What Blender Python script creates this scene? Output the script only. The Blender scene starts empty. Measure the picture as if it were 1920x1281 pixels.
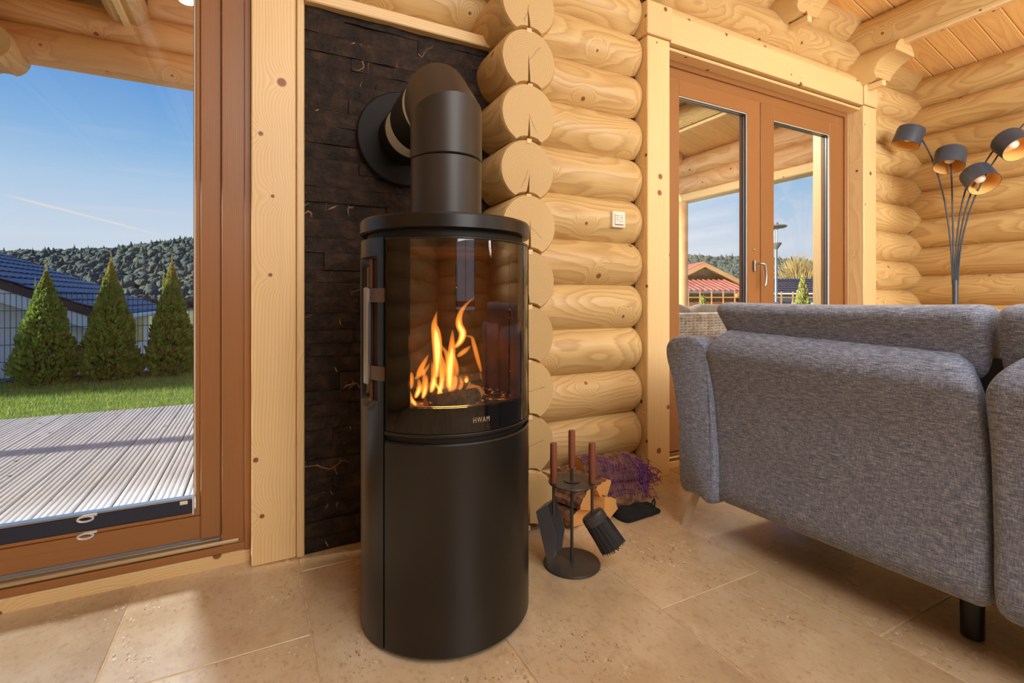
import bpy, bmesh, math, random
from mathutils import Vector, Matrix, noise as mnoise

R = math.radians
PI = math.pi
scene = bpy.context.scene
COL = scene.collection
random.seed(7)

# ------------------------------------------------------------------ camera
cam_d = bpy.data.cameras.new('camera')
cam_d.sensor_width = 36.0
cam_d.lens = 36.0 * 919.0 / 1920.0
cam_d.shift_y = -(640.5 - 562.0) / 1920.0
cam_d.clip_start = 0.05
cam_d.clip_end = 2000
cam = bpy.data.objects.new('camera', cam_d)
COL.objects.link(cam)
cam.location = (0.0, -1.967, 0.95)
cam.rotation_euler = (R(90), 0, R(-27.32))
scene.camera = cam

# ------------------------------------------------------------------ view / cycles
scene.view_settings.view_transform = 'Standard'
scene.view_settings.look = 'None'
scene.view_settings.gamma = 1.0
scene.view_settings.use_curve_mapping = False
scene.view_settings.exposure = 0.0
scene.cycles.use_denoising = True
scene.cycles.max_bounces = 9
scene.cycles.diffuse_bounces = 5
scene.cycles.glossy_bounces = 4
scene.cycles.transparent_max_bounces = 16
scene.cycles.caustics_reflective = False
scene.cycles.caustics_refractive = False
scene.cycles.sample_clamp_indirect = 6.0


# ------------------------------------------------------------------ node helper
class NT:
    def __init__(self, name, world=False):
        if world:
            self.owner = bpy.data.worlds.new(name)
        else:
            self.owner = bpy.data.materials.new(name)
        self.owner.use_nodes = True
        self.t = self.owner.node_tree
        self.t.nodes.clear()

    def put(self, sock, v):
        if v is None:
            return
        if isinstance(v, bpy.types.NodeSocket):
            self.t.links.new(v, sock)
        elif isinstance(v, (tuple, list)):
            n = len(sock.default_value)
            v = tuple(v)
            if n == 4 and len(v) == 3:
                v = v + (1.0,)
            sock.default_value = v
        else:
            try:
                sock.default_value = v
            except TypeError:
                sock.default_value = (v,) * len(sock.default_value)

    def n(self, typ, props=None, **ins):
        nd = self.t.nodes.new('ShaderNode' + typ)
        for k, v in (props or {}).items():
            setattr(nd, k, v)
        for k, v in ins.items():
            self.put(nd.inputs[k.replace('_', ' ')], v)
        return nd

    def m(self, op, a, b=None, c=None, clamp=False):
        nd = self.t.nodes.new('ShaderNodeMath')
        nd.operation = op
        nd.use_clamp = clamp
        for i, v in enumerate((a, b, c)):
            if v is not None:
                self.put(nd.inputs[i], v)
        return nd.outputs[0]

    def vm(self, op, a, b=None, scale=None):
        nd = self.t.nodes.new('ShaderNodeVectorMath')
        nd.operation = op
        self.put(nd.inputs[0], a)
        if b is not None:
            self.put(nd.inputs[1], b)
        if scale is not None:
            self.put(nd.inputs['Scale'], scale)
        return nd.outputs['Value'] if op in ('DOT_PRODUCT', 'LENGTH') else nd.outputs[0]

    def mix(self, f, a, b, blend='MIX'):
        nd = self.t.nodes.new('ShaderNodeMix')
        nd.data_type = 'RGBA'
        nd.blend_type = blend
        self.put(nd.inputs[0], f)
        self.put(nd.inputs[6], a)
        self.put(nd.inputs[7], b)
        return nd.outputs[2]

    def sep(self, v):
        nd = self.t.nodes.new('ShaderNodeSeparateXYZ')
        self.put(nd.inputs[0], v)
        return nd.outputs[0], nd.outputs[1], nd.outputs[2]

    def comb(self, x, y, z):
        nd = self.t.nodes.new('ShaderNodeCombineXYZ')
        for i, v in enumerate((x, y, z)):
            self.put(nd.inputs[i], v)
        return nd.outputs[0]

    def noise(self, vec, scale=5, detail=2, rough=.5, color=False, dim='3D'):
        nd = self.n('TexNoise', {'noise_dimensions': dim}, Vector=vec, Scale=scale, Detail=detail, Roughness=rough)
        return nd.outputs['Color' if color else 'Fac']

    def ss(self, v, lo, hi, t0=0.0, t1=1.0):
        nd = self.t.nodes.new('ShaderNodeMapRange')
        nd.interpolation_type = 'SMOOTHSTEP'
        for i, q in enumerate((v, lo, hi, t0, t1)):
            self.put(nd.inputs[i], q)
        return nd.outputs[0]

    def ramp(self, f, stops, interp='LINEAR'):
        nd = self.t.nodes.new('ShaderNodeValToRGB')
        nd.color_ramp.interpolation = interp
        el = nd.color_ramp.elements
        while len(el) < len(stops):
            el.new(.5)
        for e, (p, c) in zip(el, stops):
            e.position = p
            e.color = tuple(c) + (1.0,) if len(c) == 3 else c
        self.put(nd.inputs[0], f)
        return nd.outputs[0]

    def obj(self):
        return self.n('TexCoord').outputs['Object']

    def rnd(self):
        return self.n('ObjectInfo').outputs['Random']

    def bump(self, h, strength=.3, dist=.01):
        return self.n('Bump', None, Height=h, Strength=strength, Distance=dist).outputs[0]

    def bsdf(self, color, rough=.5, metal=0.0, normal=None, spec=.5, **kw):
        b = self.n('BsdfPrincipled', None, Base_Color=color, Roughness=rough, Metallic=metal, **kw)
        b.inputs['Specular IOR Level'].default_value = spec
        if normal is not None:
            self.put(b.inputs['Normal'], normal)
        return b.outputs[0]

    def out(self, surf=None, vol=None):
        o = self.t.nodes.new('ShaderNodeOutputWorld' if isinstance(self.owner, bpy.types.World) else 'ShaderNodeOutputMaterial')
        if surf is not None:
            self.t.links.new(surf, o.inputs['Surface'])
        if vol is not None:
            self.t.links.new(vol, o.inputs['Volume'])
        return self.owner


def S(r, g, b):
    """sRGB 0-255 -> linear"""
    f = lambda c: (c / 255 / 12.92) if c / 255 <= .04045 else ((c / 255 + .055) / 1.055) ** 2.4
    return (f(r), f(g), f(b))


# ------------------------------------------------------------------ world sky
def make_world():
    t = NT('sky', world=True)
    d = t.n('TexCoord').outputs['Generated']
    x, y, z = t.sep(d)
    col = t.ramp(z, [(0.0, S(206, 216, 236)), (0.10, S(212, 225, 243)), (0.19, S(180, 210, 242)), (0.26, S(136, 186, 236)),
                     (0.36, S(92, 156, 226)), (0.60, S(62, 124, 200)), (1.0, S(40, 92, 170))])
    # thin high haze clouds, as stretched noise on the sky directions
    zc = t.m('MAXIMUM', z, .05)
    u = t.m('DIVIDE', x, zc)
    v = t.m('DIVIDE', y, zc)
    n = t.noise(t.comb(t.m('MULTIPLY', u, .35), t.m('MULTIPLY', v, .9), 0), 1.1, 4, .55)
    cl = t.ss(n, .52, .78, 0, .4)
    col = t.mix(cl, col, S(226, 224, 236))
    # contrail: a thin band along a great circle
    nrm = Vector((-0.306, 0.941, 0.145)).cross(Vector((-0.158, 0.981, 0.110))).normalized()
    dd = t.m('ABSOLUTE', t.vm('DOT_PRODUCT', d, tuple(nrm)))
    wob = t.noise(d, 40, 2)
    band = t.m('MULTIPLY', t.ss(t.m('ADD', dd, t.m('MULTIPLY', wob, .0012)), .0008, .0034, 1, 0), t.ss(x, -.325, -.29, 0, 1))
    band = t.m('MULTIPLY', band, t.ss(x, -.20, -.12, 1, 0))
    band = t.m('MULTIPLY', band, t.ss(y, .5, .6, 0, .65))
    col = t.mix(band, col, S(246, 232, 226))
    bg = t.n('Background', None, Color=col, Strength=1.0)
    w = t.out(bg.outputs[0])
    scene.world = w


make_world()

# ------------------------------------------------------------------ sun, lamps and added fill lights
def light(name, kind, loc, energy, color, target=None, rot=None, **kw):
    l = bpy.data.lights.new(name, kind)
    l.energy = energy
    l.color = color
    for k, v in kw.items():
        setattr(l, k, v)
    o = bpy.data.objects.new(name, l)
    COL.objects.link(o)
    o.location = loc
    if target is not None:
        o.rotation_euler = (Vector(target) - Vector(loc)).to_track_quat('-Z', 'Y').to_euler()
    return o


light('sun', 'SUN', (-30, 3.6, 12.0), 11.5, (1.0, .87, .70), target=(0, 0, 2.0), angle=R(2.0))
light('ceiling_lamp_light', 'AREA', (1.0, -3.1, 3.0), 70, (1.0, .99, .95), target=(1.1, -2.6, 0), shape='SQUARE', size=2.4)
light('front_fill_light', 'AREA', (.9, -4.9, 2.5), 58, (1.0, .99, .96), target=(-.2, 0, .8), shape='SQUARE', size=1.8)  # added fill from behind the viewer, front-lights the back wall
light('right_wall_fill_light', 'AREA', (3.3, -2.7, 2.2), 52, (1.0, .98, .93), target=(4.7, -.8, 1.7), shape='SQUARE', size=1.0)  # added fill for the right wall, no lamp stands here
light('ceiling_fill_light', 'AREA', (2.3, -3.0, 1.7), 40, (1.0, .96, .88), target=(4.1, -1.0, 2.9), shape='SQUARE', size=.8)  # added upward fill to brighten the right of the ceiling


light('porch_fill_light', 'SPOT', (-.39, 1.62, 2.70), 380, (.86, .93, 1.0), target=(-.35, -.25, 0), spot_size=R(62), spot_blend=.5, shadow_soft_size=.16)  # cool spot added to brighten the floor inside the left door
light('porch_globe_light', 'POINT', (-.392, 1.62, 2.845), 26, (1.0, .86, .68), shadow_soft_size=.09)
light('porch_fill_light', 'AREA', (2.85, 1.2, 2.60), 85, (1.0, .92, .80), target=(3.4, 1.6, 0), shape='SQUARE', size=.6)  # added fill for the right half of the porch, no lamp here


# ------------------------------------------------------------------ materials
def wood(name, light_c, dark_c, ring=.012, warp=.05, pith=(0, 0), knots=None, rough=.5, contrast=.75,
         bump=.12, knot_c=S(120, 72, 34), knot_scale=2.6, gate=.5, coat=0.0, spec=.4, checks=False):
    t = NT(name)
    x, y, z = t.sep(t.obj())
    r = t.rnd()
    X = t.m('ADD', x, t.m('MULTIPLY', r, 41.0))
    P = t.comb(t.m('MULTIPLY', X, .7), t.m('ADD', t.m('MULTIPLY', y, 2.4), t.m('MULTIPLY', r, 7.0)), t.m('MULTIPLY', z, 2.4))
    nc = t.noise(P, 1.7, 1, .5, color=True)
    c1, c2, c3 = t.sep(nc)
    yy = t.m('ADD', t.m('SUBTRACT', y, pith[0]), t.m('MULTIPLY', t.m('SUBTRACT', c1, .5), warp * 2))
    zz = t.m('ADD', t.m('SUBTRACT', z, pith[1]), t.m('MULTIPLY', t.m('SUBTRACT', c2, .5), warp * 2))
    d = t.m('SQRT', t.m('ADD', t.m('MULTIPLY', yy, yy), t.m('MULTIPLY', zz, zz)))
    kmask = None
    if knots:
        if knots == 'log':
            v = t.m('MULTIPLY', t.m('ARCTAN2', z, y), .13)
        else:
            v = t.m('ADD', y, z)
        vec = t.comb(X, t.m('ADD', v, t.m('MULTIPLY', r, 3.0)), 0)
        vo = t.n('TexVoronoi', {'voronoi_dimensions': '2D', 'feature': 'F1'}, Vector=vec, Scale=knot_scale)
        dm = t.m('DIVIDE', vo.outputs['Distance'], knot_scale)
        kr, kg, kb = t.sep(vo.outputs['Color'])
        g = t.m('GREATER_THAN', kr, gate)
        rad = t.m('ADD', .005, t.m('MULTIPLY', kg, .011))
        k = t.m('DIVIDE', dm, .045)
        infl = t.m('MULTIPLY', t.m('EXPONENT', t.m('MULTIPLY', t.m('MULTIPLY', k, k), -1.0)), g)
        d = t.m('ADD', d, t.m('MULTIPLY', infl, .035))
        kmask = t.m('MULTIPLY', t.ss(dm, t.m('MULTIPLY', rad, .75), t.m('MULTIPLY', rad, 1.2), 1, 0), g)
    d = t.m('ADD', d, t.m('MULTIPLY', t.noise(t.comb(t.m('MULTIPLY', X, 6.0), t.m('MULTIPLY', y, 22.0), t.m('MULTIPLY', z, 22.0)), 1.0, 2, .5), ring * .7))
    val = t.m('FRACT', t.m('DIVIDE', d, ring))
    val = t.m('MULTIPLY', t.m('POWER', val, 1.7), t.ss(val, .78, 1.0, 1, 0))
    val = t.m('MULTIPLY', val, 1.3, clamp=True)
    fib = t.noise(t.comb(t.m('MULTIPLY', X, 4.0), t.m('MULTIPLY', y, 160.0), t.m('MULTIPLY', z, 160.0)), 1.0, 2, .6)
    tone = t.noise(P, .8, 2, .5)
    col = t.mix(t.m('MULTIPLY', val, contrast), light_c, dark_c)
    col = t.mix(t.ss(tone, .35, .75, 0, .25), col, dark_c)
    col = t.mix(t.ss(fib, .45, .8, 0, .22), col, dark_c)
    if kmask is not None:
        kk = t.mix(t.ss(t.m('FRACT', t.m('DIVIDE', dm, .004)), .3, .8), knot_c, tuple(min(1, c * 1.9) for c in knot_c))
        col = t.mix(kmask, col, kk)
    if checks:
        # drying cracks that open from the pith
        rad0 = t.m('SQRT', t.m('ADD', t.m('MULTIPLY', y, y), t.m('MULTIPLY', z, z)))
        ca = t.m('ARCTAN2', z, y)
        wob = t.m('MULTIPLY', t.m('SUBTRACT', t.noise(t.comb(t.m('MULTIPLY', y, 30.0), t.m('MULTIPLY', z, 30.0), t.m('MULTIPLY', r, 50.0)), 1.0, 2), .5), .35)
        for mul, ln in ((17.3, .085),):
            a0 = t.m('MULTIPLY', t.m('SUBTRACT', t.m('FRACT', t.m('MULTIPLY', r, mul)), .5), 2 * PI)
            da = t.m('ABSOLUTE', t.m('SINE', t.m('MULTIPLY', t.m('SUBTRACT', t.m('ADD', ca, wob), a0), .5)))
            wd = t.m('MULTIPLY', da, t.m('MULTIPLY', rad0, 2.0))
            mk = t.m('MULTIPLY', t.ss(wd, .0006, .0022, 1, 0), t.ss(rad0, ln * .8, ln, 1, 0))
            col = t.mix(t.m('MULTIPLY', mk, .55), col, knot_c)
    hs = t.n('HueSaturation', None, Color=col, Value=t.m('ADD', .93, t.m('MULTIPLY', r, .13)))
    b = t.bump(t.m('ADD', val, t.m('MULTIPLY', fib, .6)), bump, .002)
    kw = {}
    if coat:
        kw = dict(Coat_Weight=coat, Coat_Roughness=.25)
    return t.out(t.bsdf(hs.outputs[0], rough, normal=b, spec=spec, **kw))


def plain(name, c, rough=.5, metal=0.0, spec=.5, var=0.0, nscale=200, bump=0.0, c2=None, cs=8):
    t = NT(name)
    o = t.obj()
    col = c
    if c2 is not None:
        col = t.mix(t.ss(t.noise(o, cs, 4, .6), .35, .65), c, c2)
    if var:
        hs = t.n('HueSaturation', None, Color=col, Value=t.m('ADD', 1 - var / 2, t.m('MULTIPLY', t.rnd(), var)))
        col = hs.outputs[0]
    nm = t.bump(t.noise(o, nscale, 2), bump, .003) if bump else None
    return t.out(t.bsdf(col, rough, metal, nm, spec))


def emit(name, c, strength):
    t = NT(name)
    e = t.n('Emission', None, Color=c, Strength=strength)
    return t.out(e.outputs[0])


def glass(name, tint=(1, 1, 1), gloss=1.0, rough=0.0):
    t = NT(name)
    tr = t.n('BsdfTransparent', None, Color=tint)
    gl = t.n('BsdfGlossy', None, Color=(1, 1, 1), Roughness=rough)
    ge = t.n('NewGeometry')
    cosn = t.m('ABSOLUTE', t.vm('DOT_PRODUCT', ge.outputs['Incoming'], ge.outputs['Normal']))
    sch = t.m('ADD', .04, t.m('MULTIPLY', .96, t.m('POWER', t.m('SUBTRACT', 1.0, cosn, clamp=True), 5.0)))
    ms = t.n('MixShader')
    t.put(ms.inputs[0], t.m('MULTIPLY', sch, gloss, clamp=True))
    t.put(ms.inputs[1], tr.outputs[0])
    t.put(ms.inputs[2], gl.outputs[0])
    return t.out(ms.outputs[0])


def travertine():
    t = NT('travertine')
    o = t.obj()
    r = t.rnd()
    P = t.vm('ADD', o, t.comb(t.m('MULTIPLY', r, 31), t.m('MULTIPLY', r, 17), 0))
    n1 = t.noise(P, 2.6, 5, .6)
    px, py, pz = t.sep(P)
    n2 = t.noise(t.comb(t.m('MULTIPLY', px, 5), t.m('MULTIPLY', py, 1.6), 0), 3.0, 5, .65)
    n3 = t.noise(t.comb(t.m('MULTIPLY', px, 1.6), py, pz), 38, 5, .75)
    col = t.ramp(n1, [(.25, S(178, 150, 116)), (.5, S(202, 178, 144)), (.75, S(220, 202, 174))])
    col = t.mix(t.ss(n2, .5, .78, 0, .45), col, S(178, 140, 100))
    col = t.mix(t.ss(n3, .5, .68, 0, .55), col, S(166, 130, 94))
    # filled pits: pale flecks and small dark holes gathered in patches
    patch = t.ss(t.noise(P, 3.4, 2), .46, .62)
    vo = t.n('TexVoronoi', {'feature': 'F1'}, Vector=t.vm('ADD', t.comb(px, t.m('MULTIPLY', py, .45), pz), t.vm('SCALE', t.noise(P, 40, 2, color=True), scale=.03)), Scale=95)
    vd = vo.outputs['Distance']
    vr, vg, vb = t.sep(vo.outputs['Color'])
    pit = t.m('MULTIPLY', t.m('MULTIPLY', t.ss(vd, .16, .30, 1, 0), t.m('GREATER_THAN', vr, .62)), patch)
    flk = t.m('MULTIPLY', t.m('MULTIPLY', t.ss(vd, .20, .36, 1, 0), t.m('LESS_THAN', vr, .26)), patch)
    col = t.mix(t.m('MULTIPLY', pit, .75), col, S(116, 84, 58))
    col = t.mix(t.m('MULTIPLY', flk, .7), col, S(238, 224, 200))
    hs = t.n('HueSaturation', None, Color=col, Value=t.m('ADD', .86, t.m('MULTIPLY', r, .22)))
    b = t.bump(t.m('SUBTRACT', t.m('MULTIPLY', n3, .4), pit), .25, .004)
    rough = t.m('ADD', .20, t.m('MULTIPLY', n1, .16))
    return t.out(t.bsdf(hs.outputs[0], rough, normal=b, spec=.9))


def slate():
    t = NT('dark_slate')
    o = t.obj()
    r = t.rnd()
    P = t.vm('ADD', o, t.comb(t.m('MULTIPLY', r, 23), 0, t.m('MULTIPLY', r, 11)))
    n1 = t.noise(P, 14, 5, .65)
    n2 = t.noise(P, 60, 3, .6)
    col = t.ramp(n1, [(.3, S(24, 19, 17)), (.5, S(44, 33, 27)), (.66, S(66, 49, 37)), (.8, S(86, 66, 50))])
    # fine pale mineral veins
    wv = t.vm('ADD', P, t.vm('SCALE', t.noise(P, 6, 3, color=True), scale=.16))
    vo = t.n('TexVoronoi', {'feature': 'DISTANCE_TO_EDGE'}, Vector=wv, Scale=7)
    vein = t.m('MULTIPLY', t.ss(vo.outputs['Distance'], .0, .02, 1, 0), t.ss(t.noise(P, 5.0, 2), .56, .68))
    col = t.mix(t.m('MULTIPLY', vein, .75), col, S(186, 146, 104))
    # short straight quartz flecks lying at many angles
    for sc_, th in ((9.0, .5), (13.0, 1.9)):
        qx, qy, qz = t.sep(P)
        ux = t.m('ADD', t.m('MULTIPLY', qx, math.cos(th)), t.m('MULTIPLY', qz, math.sin(th)))
        uz = t.m('SUBTRACT', t.m('MULTIPLY', qz, math.cos(th)), t.m('MULTIPLY', qx, math.sin(th)))
        v2 = t.n('TexVoronoi', {'voronoi_dimensions': '2D', 'feature': 'F1'}, Vector=t.comb(t.m('MULTIPLY', ux, .12), t.m('ADD', uz, t.m('MULTIPLY', t.noise(P, 20, 2), .02)), 0), Scale=sc_)
        g1, g2, g3 = t.sep(v2.outputs['Color'])
        fl_ = t.m('MULTIPLY', t.ss(v2.outputs['Distance'], .010, .028, 1, 0), t.m('GREATER_THAN', g1, .55))
        col = t.mix(t.m('MULTIPLY', fl_, .7), col, S(196, 160, 118))
    b = t.bump(t.m('ADD', n1, t.m('MULTIPLY', n2, .5)), .9, .014)
    return t.out(t.bsdf(col, .6, normal=b, spec=.2))


def fabric():
    t = NT('grey_woven_fabric')
    x, y, z = t.sep(t.obj())
    a = t.noise(t.comb(t.m('MULTIPLY', x, 60), t.m('MULTIPLY', y, 45), t.m('MULTIPLY', z, 520)), 1, 3, .7)
    b = t.noise(t.comb(t.m('MULTIPLY', x, 420), t.m('MULTIPLY', y, 460), t.m('MULTIPLY', z, 50)), 1, 3, .7)
    f = t.m('ADD', t.m('MULTIPLY', a, .6), t.m('MULTIPLY', b, .4))
    col = t.ramp(f, [(.32, S(62, 68, 86)), (.5, S(124, 134, 158)), (.66, S(192, 202, 224))])
    nm = t.bump(f, .5, .002)
    return t.out(t.bsdf(col, .92, normal=nm, spec=.2, Sheen_Weight=.25))


M = {}
M['log'] = wood('pine_log', S(216, 186, 130), S(170, 124, 72), ring=.0068, warp=.055, knots='log', rough=.42, contrast=.56, coat=.12)
M['endgrain'] = wood('pine_end_grain', S(212, 182, 128), S(174, 130, 78), ring=.0085, warp=.012, rough=.55, contrast=.45, bump=.2, checks=True)
M['board'] = wood('pine_board', S(240, 211, 158), S(212, 170, 112), ring=.010, warp=.03, pith=(.02, -.16), knots='board', rough=.42, contrast=.5, gate=.30, knot_scale=4.6, coat=.15)
M['ceiling'] = wood('pine_ceiling_plank', S(242, 198, 130), S(210, 152, 90), ring=.010, warp=.03, pith=(.01, -.12), knots='board', rough=.5, contrast=.5, knot_scale=3.4)
M['door'] = wood('stained_door_wood', S(158, 108, 64), S(128, 84, 46), ring=.006, warp=.02, pith=(.0, -.2), rough=.36, contrast=.45, bump=.06, coat=.2)
M['porch'] = wood('porch_log', S(228, 182, 134), S(178, 122, 80), ring=.012, warp=.05, knots='log', rough=.55, contrast=.55)
M['deck'] = wood('weathered_deck', S(194, 194, 198), S(148, 146, 152), ring=.02, warp=.03, pith=(0, -.2), knots='board', rough=.75, contrast=.4, knot_c=S(92, 78, 70), knot_scale=2.2)
M['travertine'] = travertine()
M['grout'] = plain('grout', S(208, 184, 148), .8, c2=S(186, 160, 124), cs=30)
M['slate'] = slate()
M['fabric'] = fabric()
M['dark_seal'] = plain('dark_joint_filler', S(84, 52, 30), .9)
M['iron'] = plain('matt_black_iron', S(15, 14, 14), .33, 0.0, .55, nscale=900, bump=.04)
M['iron_pipe'] = plain('dark_grey_pipe', S(50, 44, 40), .40, .0, .5, nscale=900, bump=.04)
M['tool_iron'] = plain('grey_black_iron', S(62, 58, 57), .40, .1, .5, nscale=600, bump=.08)
M['shovel_iron'] = plain('grey_sheet_iron', S(92, 91, 95), .38, .2, .5)
M['daylit_grey'] = plain('satin_daylit_grey', S(112, 118, 124), .3, .6)  # paler than the iron panel, for daylight reflected in its hollow
M['black'] = plain('black_gap', S(10, 10, 11), .6)
M['black_gloss'] = plain('black_glass_print', S(8, 8, 10), .06, 0, .6)
M['steel'] = plain('brushed_steel', S(190, 192, 194), .28, 1.0)
M['bronze'] = plain('bronze_metal', S(120, 92, 74), .32, .9)
M['alu'] = plain('warm_aluminium', S(206, 192, 160), .35, .85)
M['champagne'] = plain('champagne_metal', S(222, 212, 190), .35, .4)
M['pane'] = glass('window_glass', (.97, .985, .98), 1.0)
M['stove_glass'] = glass('stove_glass', (.80, .78, .76), 1.35)
M['fire_brick'] = plain('vermiculite', S(104, 70, 50), .9, c2=S(62, 40, 30), cs=6, nscale=60, bump=.3)
M['white'] = plain('white_plastic', S(232, 226, 212), .4)
M['dark_line'] = plain('dark_print', S(120, 110, 96), .6)
M['blind'] = plain('dark_blue_blind', S(44, 52, 72), .5, .3)
M['clear'] = plain('clear_plastic', S(205, 205, 205), .15, 0, .6)
M['rubber'] = plain('dark_gasket', S(60, 62, 68), .5)
M['lamp_black'] = plain('blue_black_metal', S(60, 68, 82), .42, .1)
M['gold'] = plain('gold_lining', S(240, 190, 112), .5, 0)
M['bulb'] = plain('frosted_bulb', S(240, 236, 226), .3)
M['handle_wood'] = wood('walnut_handle', S(142, 82, 58), S(98, 54, 38), ring=.006, warp=.01, pith=(.02, .03), rough=.5, contrast=.5)
M['bristle'] = plain('black_bristle', S(38, 36, 38), .7, nscale=300, bump=.6)
M['split'] = wood('split_firewood', S(232, 176, 104), S(196, 132, 66), ring=.008, warp=.02, pith=(0.05, .02), rough=.8, contrast=.5)
M['bark'] = plain('bark', S(138, 98, 68), .95, c2=S(78, 52, 38), cs=40, nscale=80, bump=1.0)
M['char'] = plain('charred_wood', S(58, 34, 22), .95, c2=S(20, 13, 10), cs=30, nscale=90, bump=.8)
M['net'] = plain('purple_net', S(122, 66, 146), .5)
M['cloth'] = plain('black_cloth', S(20, 20, 22), .95, nscale=300, bump=.3)
M['leg_black'] = plain('black_leg', S(22, 24, 28), .35)
def ember(name, a, b, th, st):
    t = NT(name)
    o = t.obj()
    n = t.noise(o, 55, 4, .7)
    col = t.mix(t.ss(t.noise(o, 30, 3), .4, .6), a, b)
    bb = t.n('BsdfPrincipled', None, Base_Color=col, Roughness=.95, Normal=t.bump(n, .8, .006))
    t.put(bb.inputs['Emission Color'], (1.0, .22, .03))
    t.put(bb.inputs['Emission Strength'], t.ss(n, th, th + .1, 0, st))
    return t.out(bb.outputs[0])


M['ash'] = ember('ash_bed', S(120, 92, 72), S(60, 40, 30), .58, 2.6)
M['char'] = ember('charred_wood', S(62, 38, 26), S(22, 15, 12), .64, 2.0)


# ------------------------------------------------------------------ geometry helpers
class MB:
    """collects shapes, builds them as one mesh object"""

    def __init__(self):
        self.v, self.f, self.mi = [], [], []

    def add(self, verts, faces, mat=0, M_=None):
        o = len(self.v)
        for p in verts:
            p = Vector(p)
            self.v.append(M_ @ p if M_ is not None else p)
        for fc in faces:
            self.f.append(tuple(i + o for i in fc))
            self.mi.append(mat)
        return self

    def box(self, lo, hi, bevel=0.0, mat=0, M_=None, seg=1):
        lo, hi = Vector(lo), Vector(hi)
        bm = bmesh.new()
        bmesh.ops.create_cube(bm, size=1)
        for v in bm.verts:
            v.co = Vector([lo[i] + (v.co[i] + .5) * (hi[i] - lo[i]) for i in range(3)])
        if bevel > 0:
            b = min(bevel, .45 * min(hi[i] - lo[i] for i in range(3)))
            bmesh.ops.bevel(bm, geom=list(bm.edges), offset=b, segments=seg, affect='EDGES', profile=.5)
        bm.verts.index_update()
        self.add([v.co.copy() for v in bm.verts], [[v.index for v in f.verts] for f in bm.faces], mat, M_)
        bm.free()
        return self

    def loft(self, rings, mat=0, cap0=True, cap1=True, closed=True, M_=None, capmat=None):
        n = len(rings[0])
        vs = [p for r_ in rings for p in r_]
        fs = []
        for i in range(len(rings) - 1):
            for j in range(n if closed else n - 1):
                k = (j + 1) % n
                fs.append((i * n + j, i * n + k, (i + 1) * n + k, (i + 1) * n + j))
        self.add(vs, fs, mat, M_)
        cm = mat if capmat is None else capmat
        if cap0:
            self.add(rings[0], [tuple(range(n))[::-1]], cm, M_)
        if cap1:
            self.add(rings[-1], [tuple(range(n))], cm, M_)
        return self

    def lathe(self, prof, seg=32, M_=None, mat=0, a0=0.0, a1=2 * PI, caps=True):
        full = abs(a1 - a0 - 2 * PI) < 1e-6
        n = seg if full else seg + 1
        rings = []
        for r_, z in prof:
            rings.append([(r_ * math.cos(a0 + (a1 - a0) * i / seg), r_ * math.sin(a0 + (a1 - a0) * i / seg), z) for i in range(n)])
        self.loft(rings, mat, caps and full and prof[0][0] > 0, caps and full and prof[-1][0] > 0, full, M_)
        return self

    def tube(self, path, rad, seg=10, mat=0, caps=True, squash=1.0, M_=None):
        path = [Vector(p) for p in path]
        if not callable(rad):
            rr = rad
            rad = lambda s: rr
        rings = []
        up = Vector((0, 0, 1))
        prev = None
        for i, p in enumerate(path):
            d = (path[min(i + 1, len(path) - 1)] - path[max(i - 1, 0)]).normalized()
            if prev is None:
                a = d.orthogonal().normalized() if abs(d.dot(up)) > .95 else d.cross(up).normalized()
            else:
                a = (prev - d * prev.dot(d)).normalized()
            prev = a
            b = d.cross(a)
            r_ = rad(i / (len(path) - 1))
            rings.append([p + a * (r_ * math.cos(2 * PI * k / seg)) + b * (r_ * squash * math.sin(2 * PI * k / seg)) for k in range(seg)])
        self.loft(rings, mat, caps, caps, True, M_)
        return self

    def build(self, name, mats, parent=None, loc=(0, 0, 0), rot=(0, 0, 0), smooth=None):
        me = bpy.data.meshes.new(name)
        me.from_pydata([tuple(p) for p in self.v], [], self.f)
        mats = mats if isinstance(mats, (list, tuple)) else [mats]
        for m in mats:
            me.materials.append(m)
        if len(mats) > 1:
            me.polygons.foreach_set('material_index', self.mi)
        bm = bmesh.new()
        bm.from_mesh(me)
        bmesh.ops.remove_doubles(bm, verts=bm.verts, dist=1e-6)
        bmesh.ops.recalc_face_normals(bm, faces=bm.faces)
        bm.to_mesh(me)
        bm.free()
        if smooth is not None:
            me.polygons.foreach_set('use_smooth', [True] * len(me.polygons))
            me.set_sharp_from_angle(angle=R(smooth))
        me.update()
        return place(name, me, parent, loc, rot)


def place(name, me, parent=None, loc=(0, 0, 0), rot=(0, 0, 0)):
    o = bpy.data.objects.new(name, me)
    COL.objects.link(o)
    o.location = loc
    o.rotation_euler = rot
    if parent is not None:
        o.parent = parent
    return o


def tag(o, label=None, cat=None, group=None, kind=None):
    if label:
        o['label'] = label
    if cat:
        o['category'] = cat
    if group:
        o['group'] = group
    if kind:
        o['kind'] = kind
    return o


def thing(name, label, cat, loc=(0, 0, 0), rotz=0.0, group=None):
    o = place(name, None, None, loc, (0, 0, rotz))
    return tag(o, label, cat, group)


def struct(name, label=None, cat=None, loc=(0, 0, 0)):
    o = place(name, None, None, loc)
    return tag(o, label, cat, None, 'structure')


def copy_tree(o, parent=None):
    c = o.copy()
    COL.objects.link(c)
    if parent is not None:
        c.parent = parent
    for ch in list(o.children):
        copy_tree(ch, c)
    return c


ROT = {'x': (0, 0, 0), 'y': (0, 0, PI / 2), 'z': (0, -PI / 2, 0)}
_bc = {}


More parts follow.
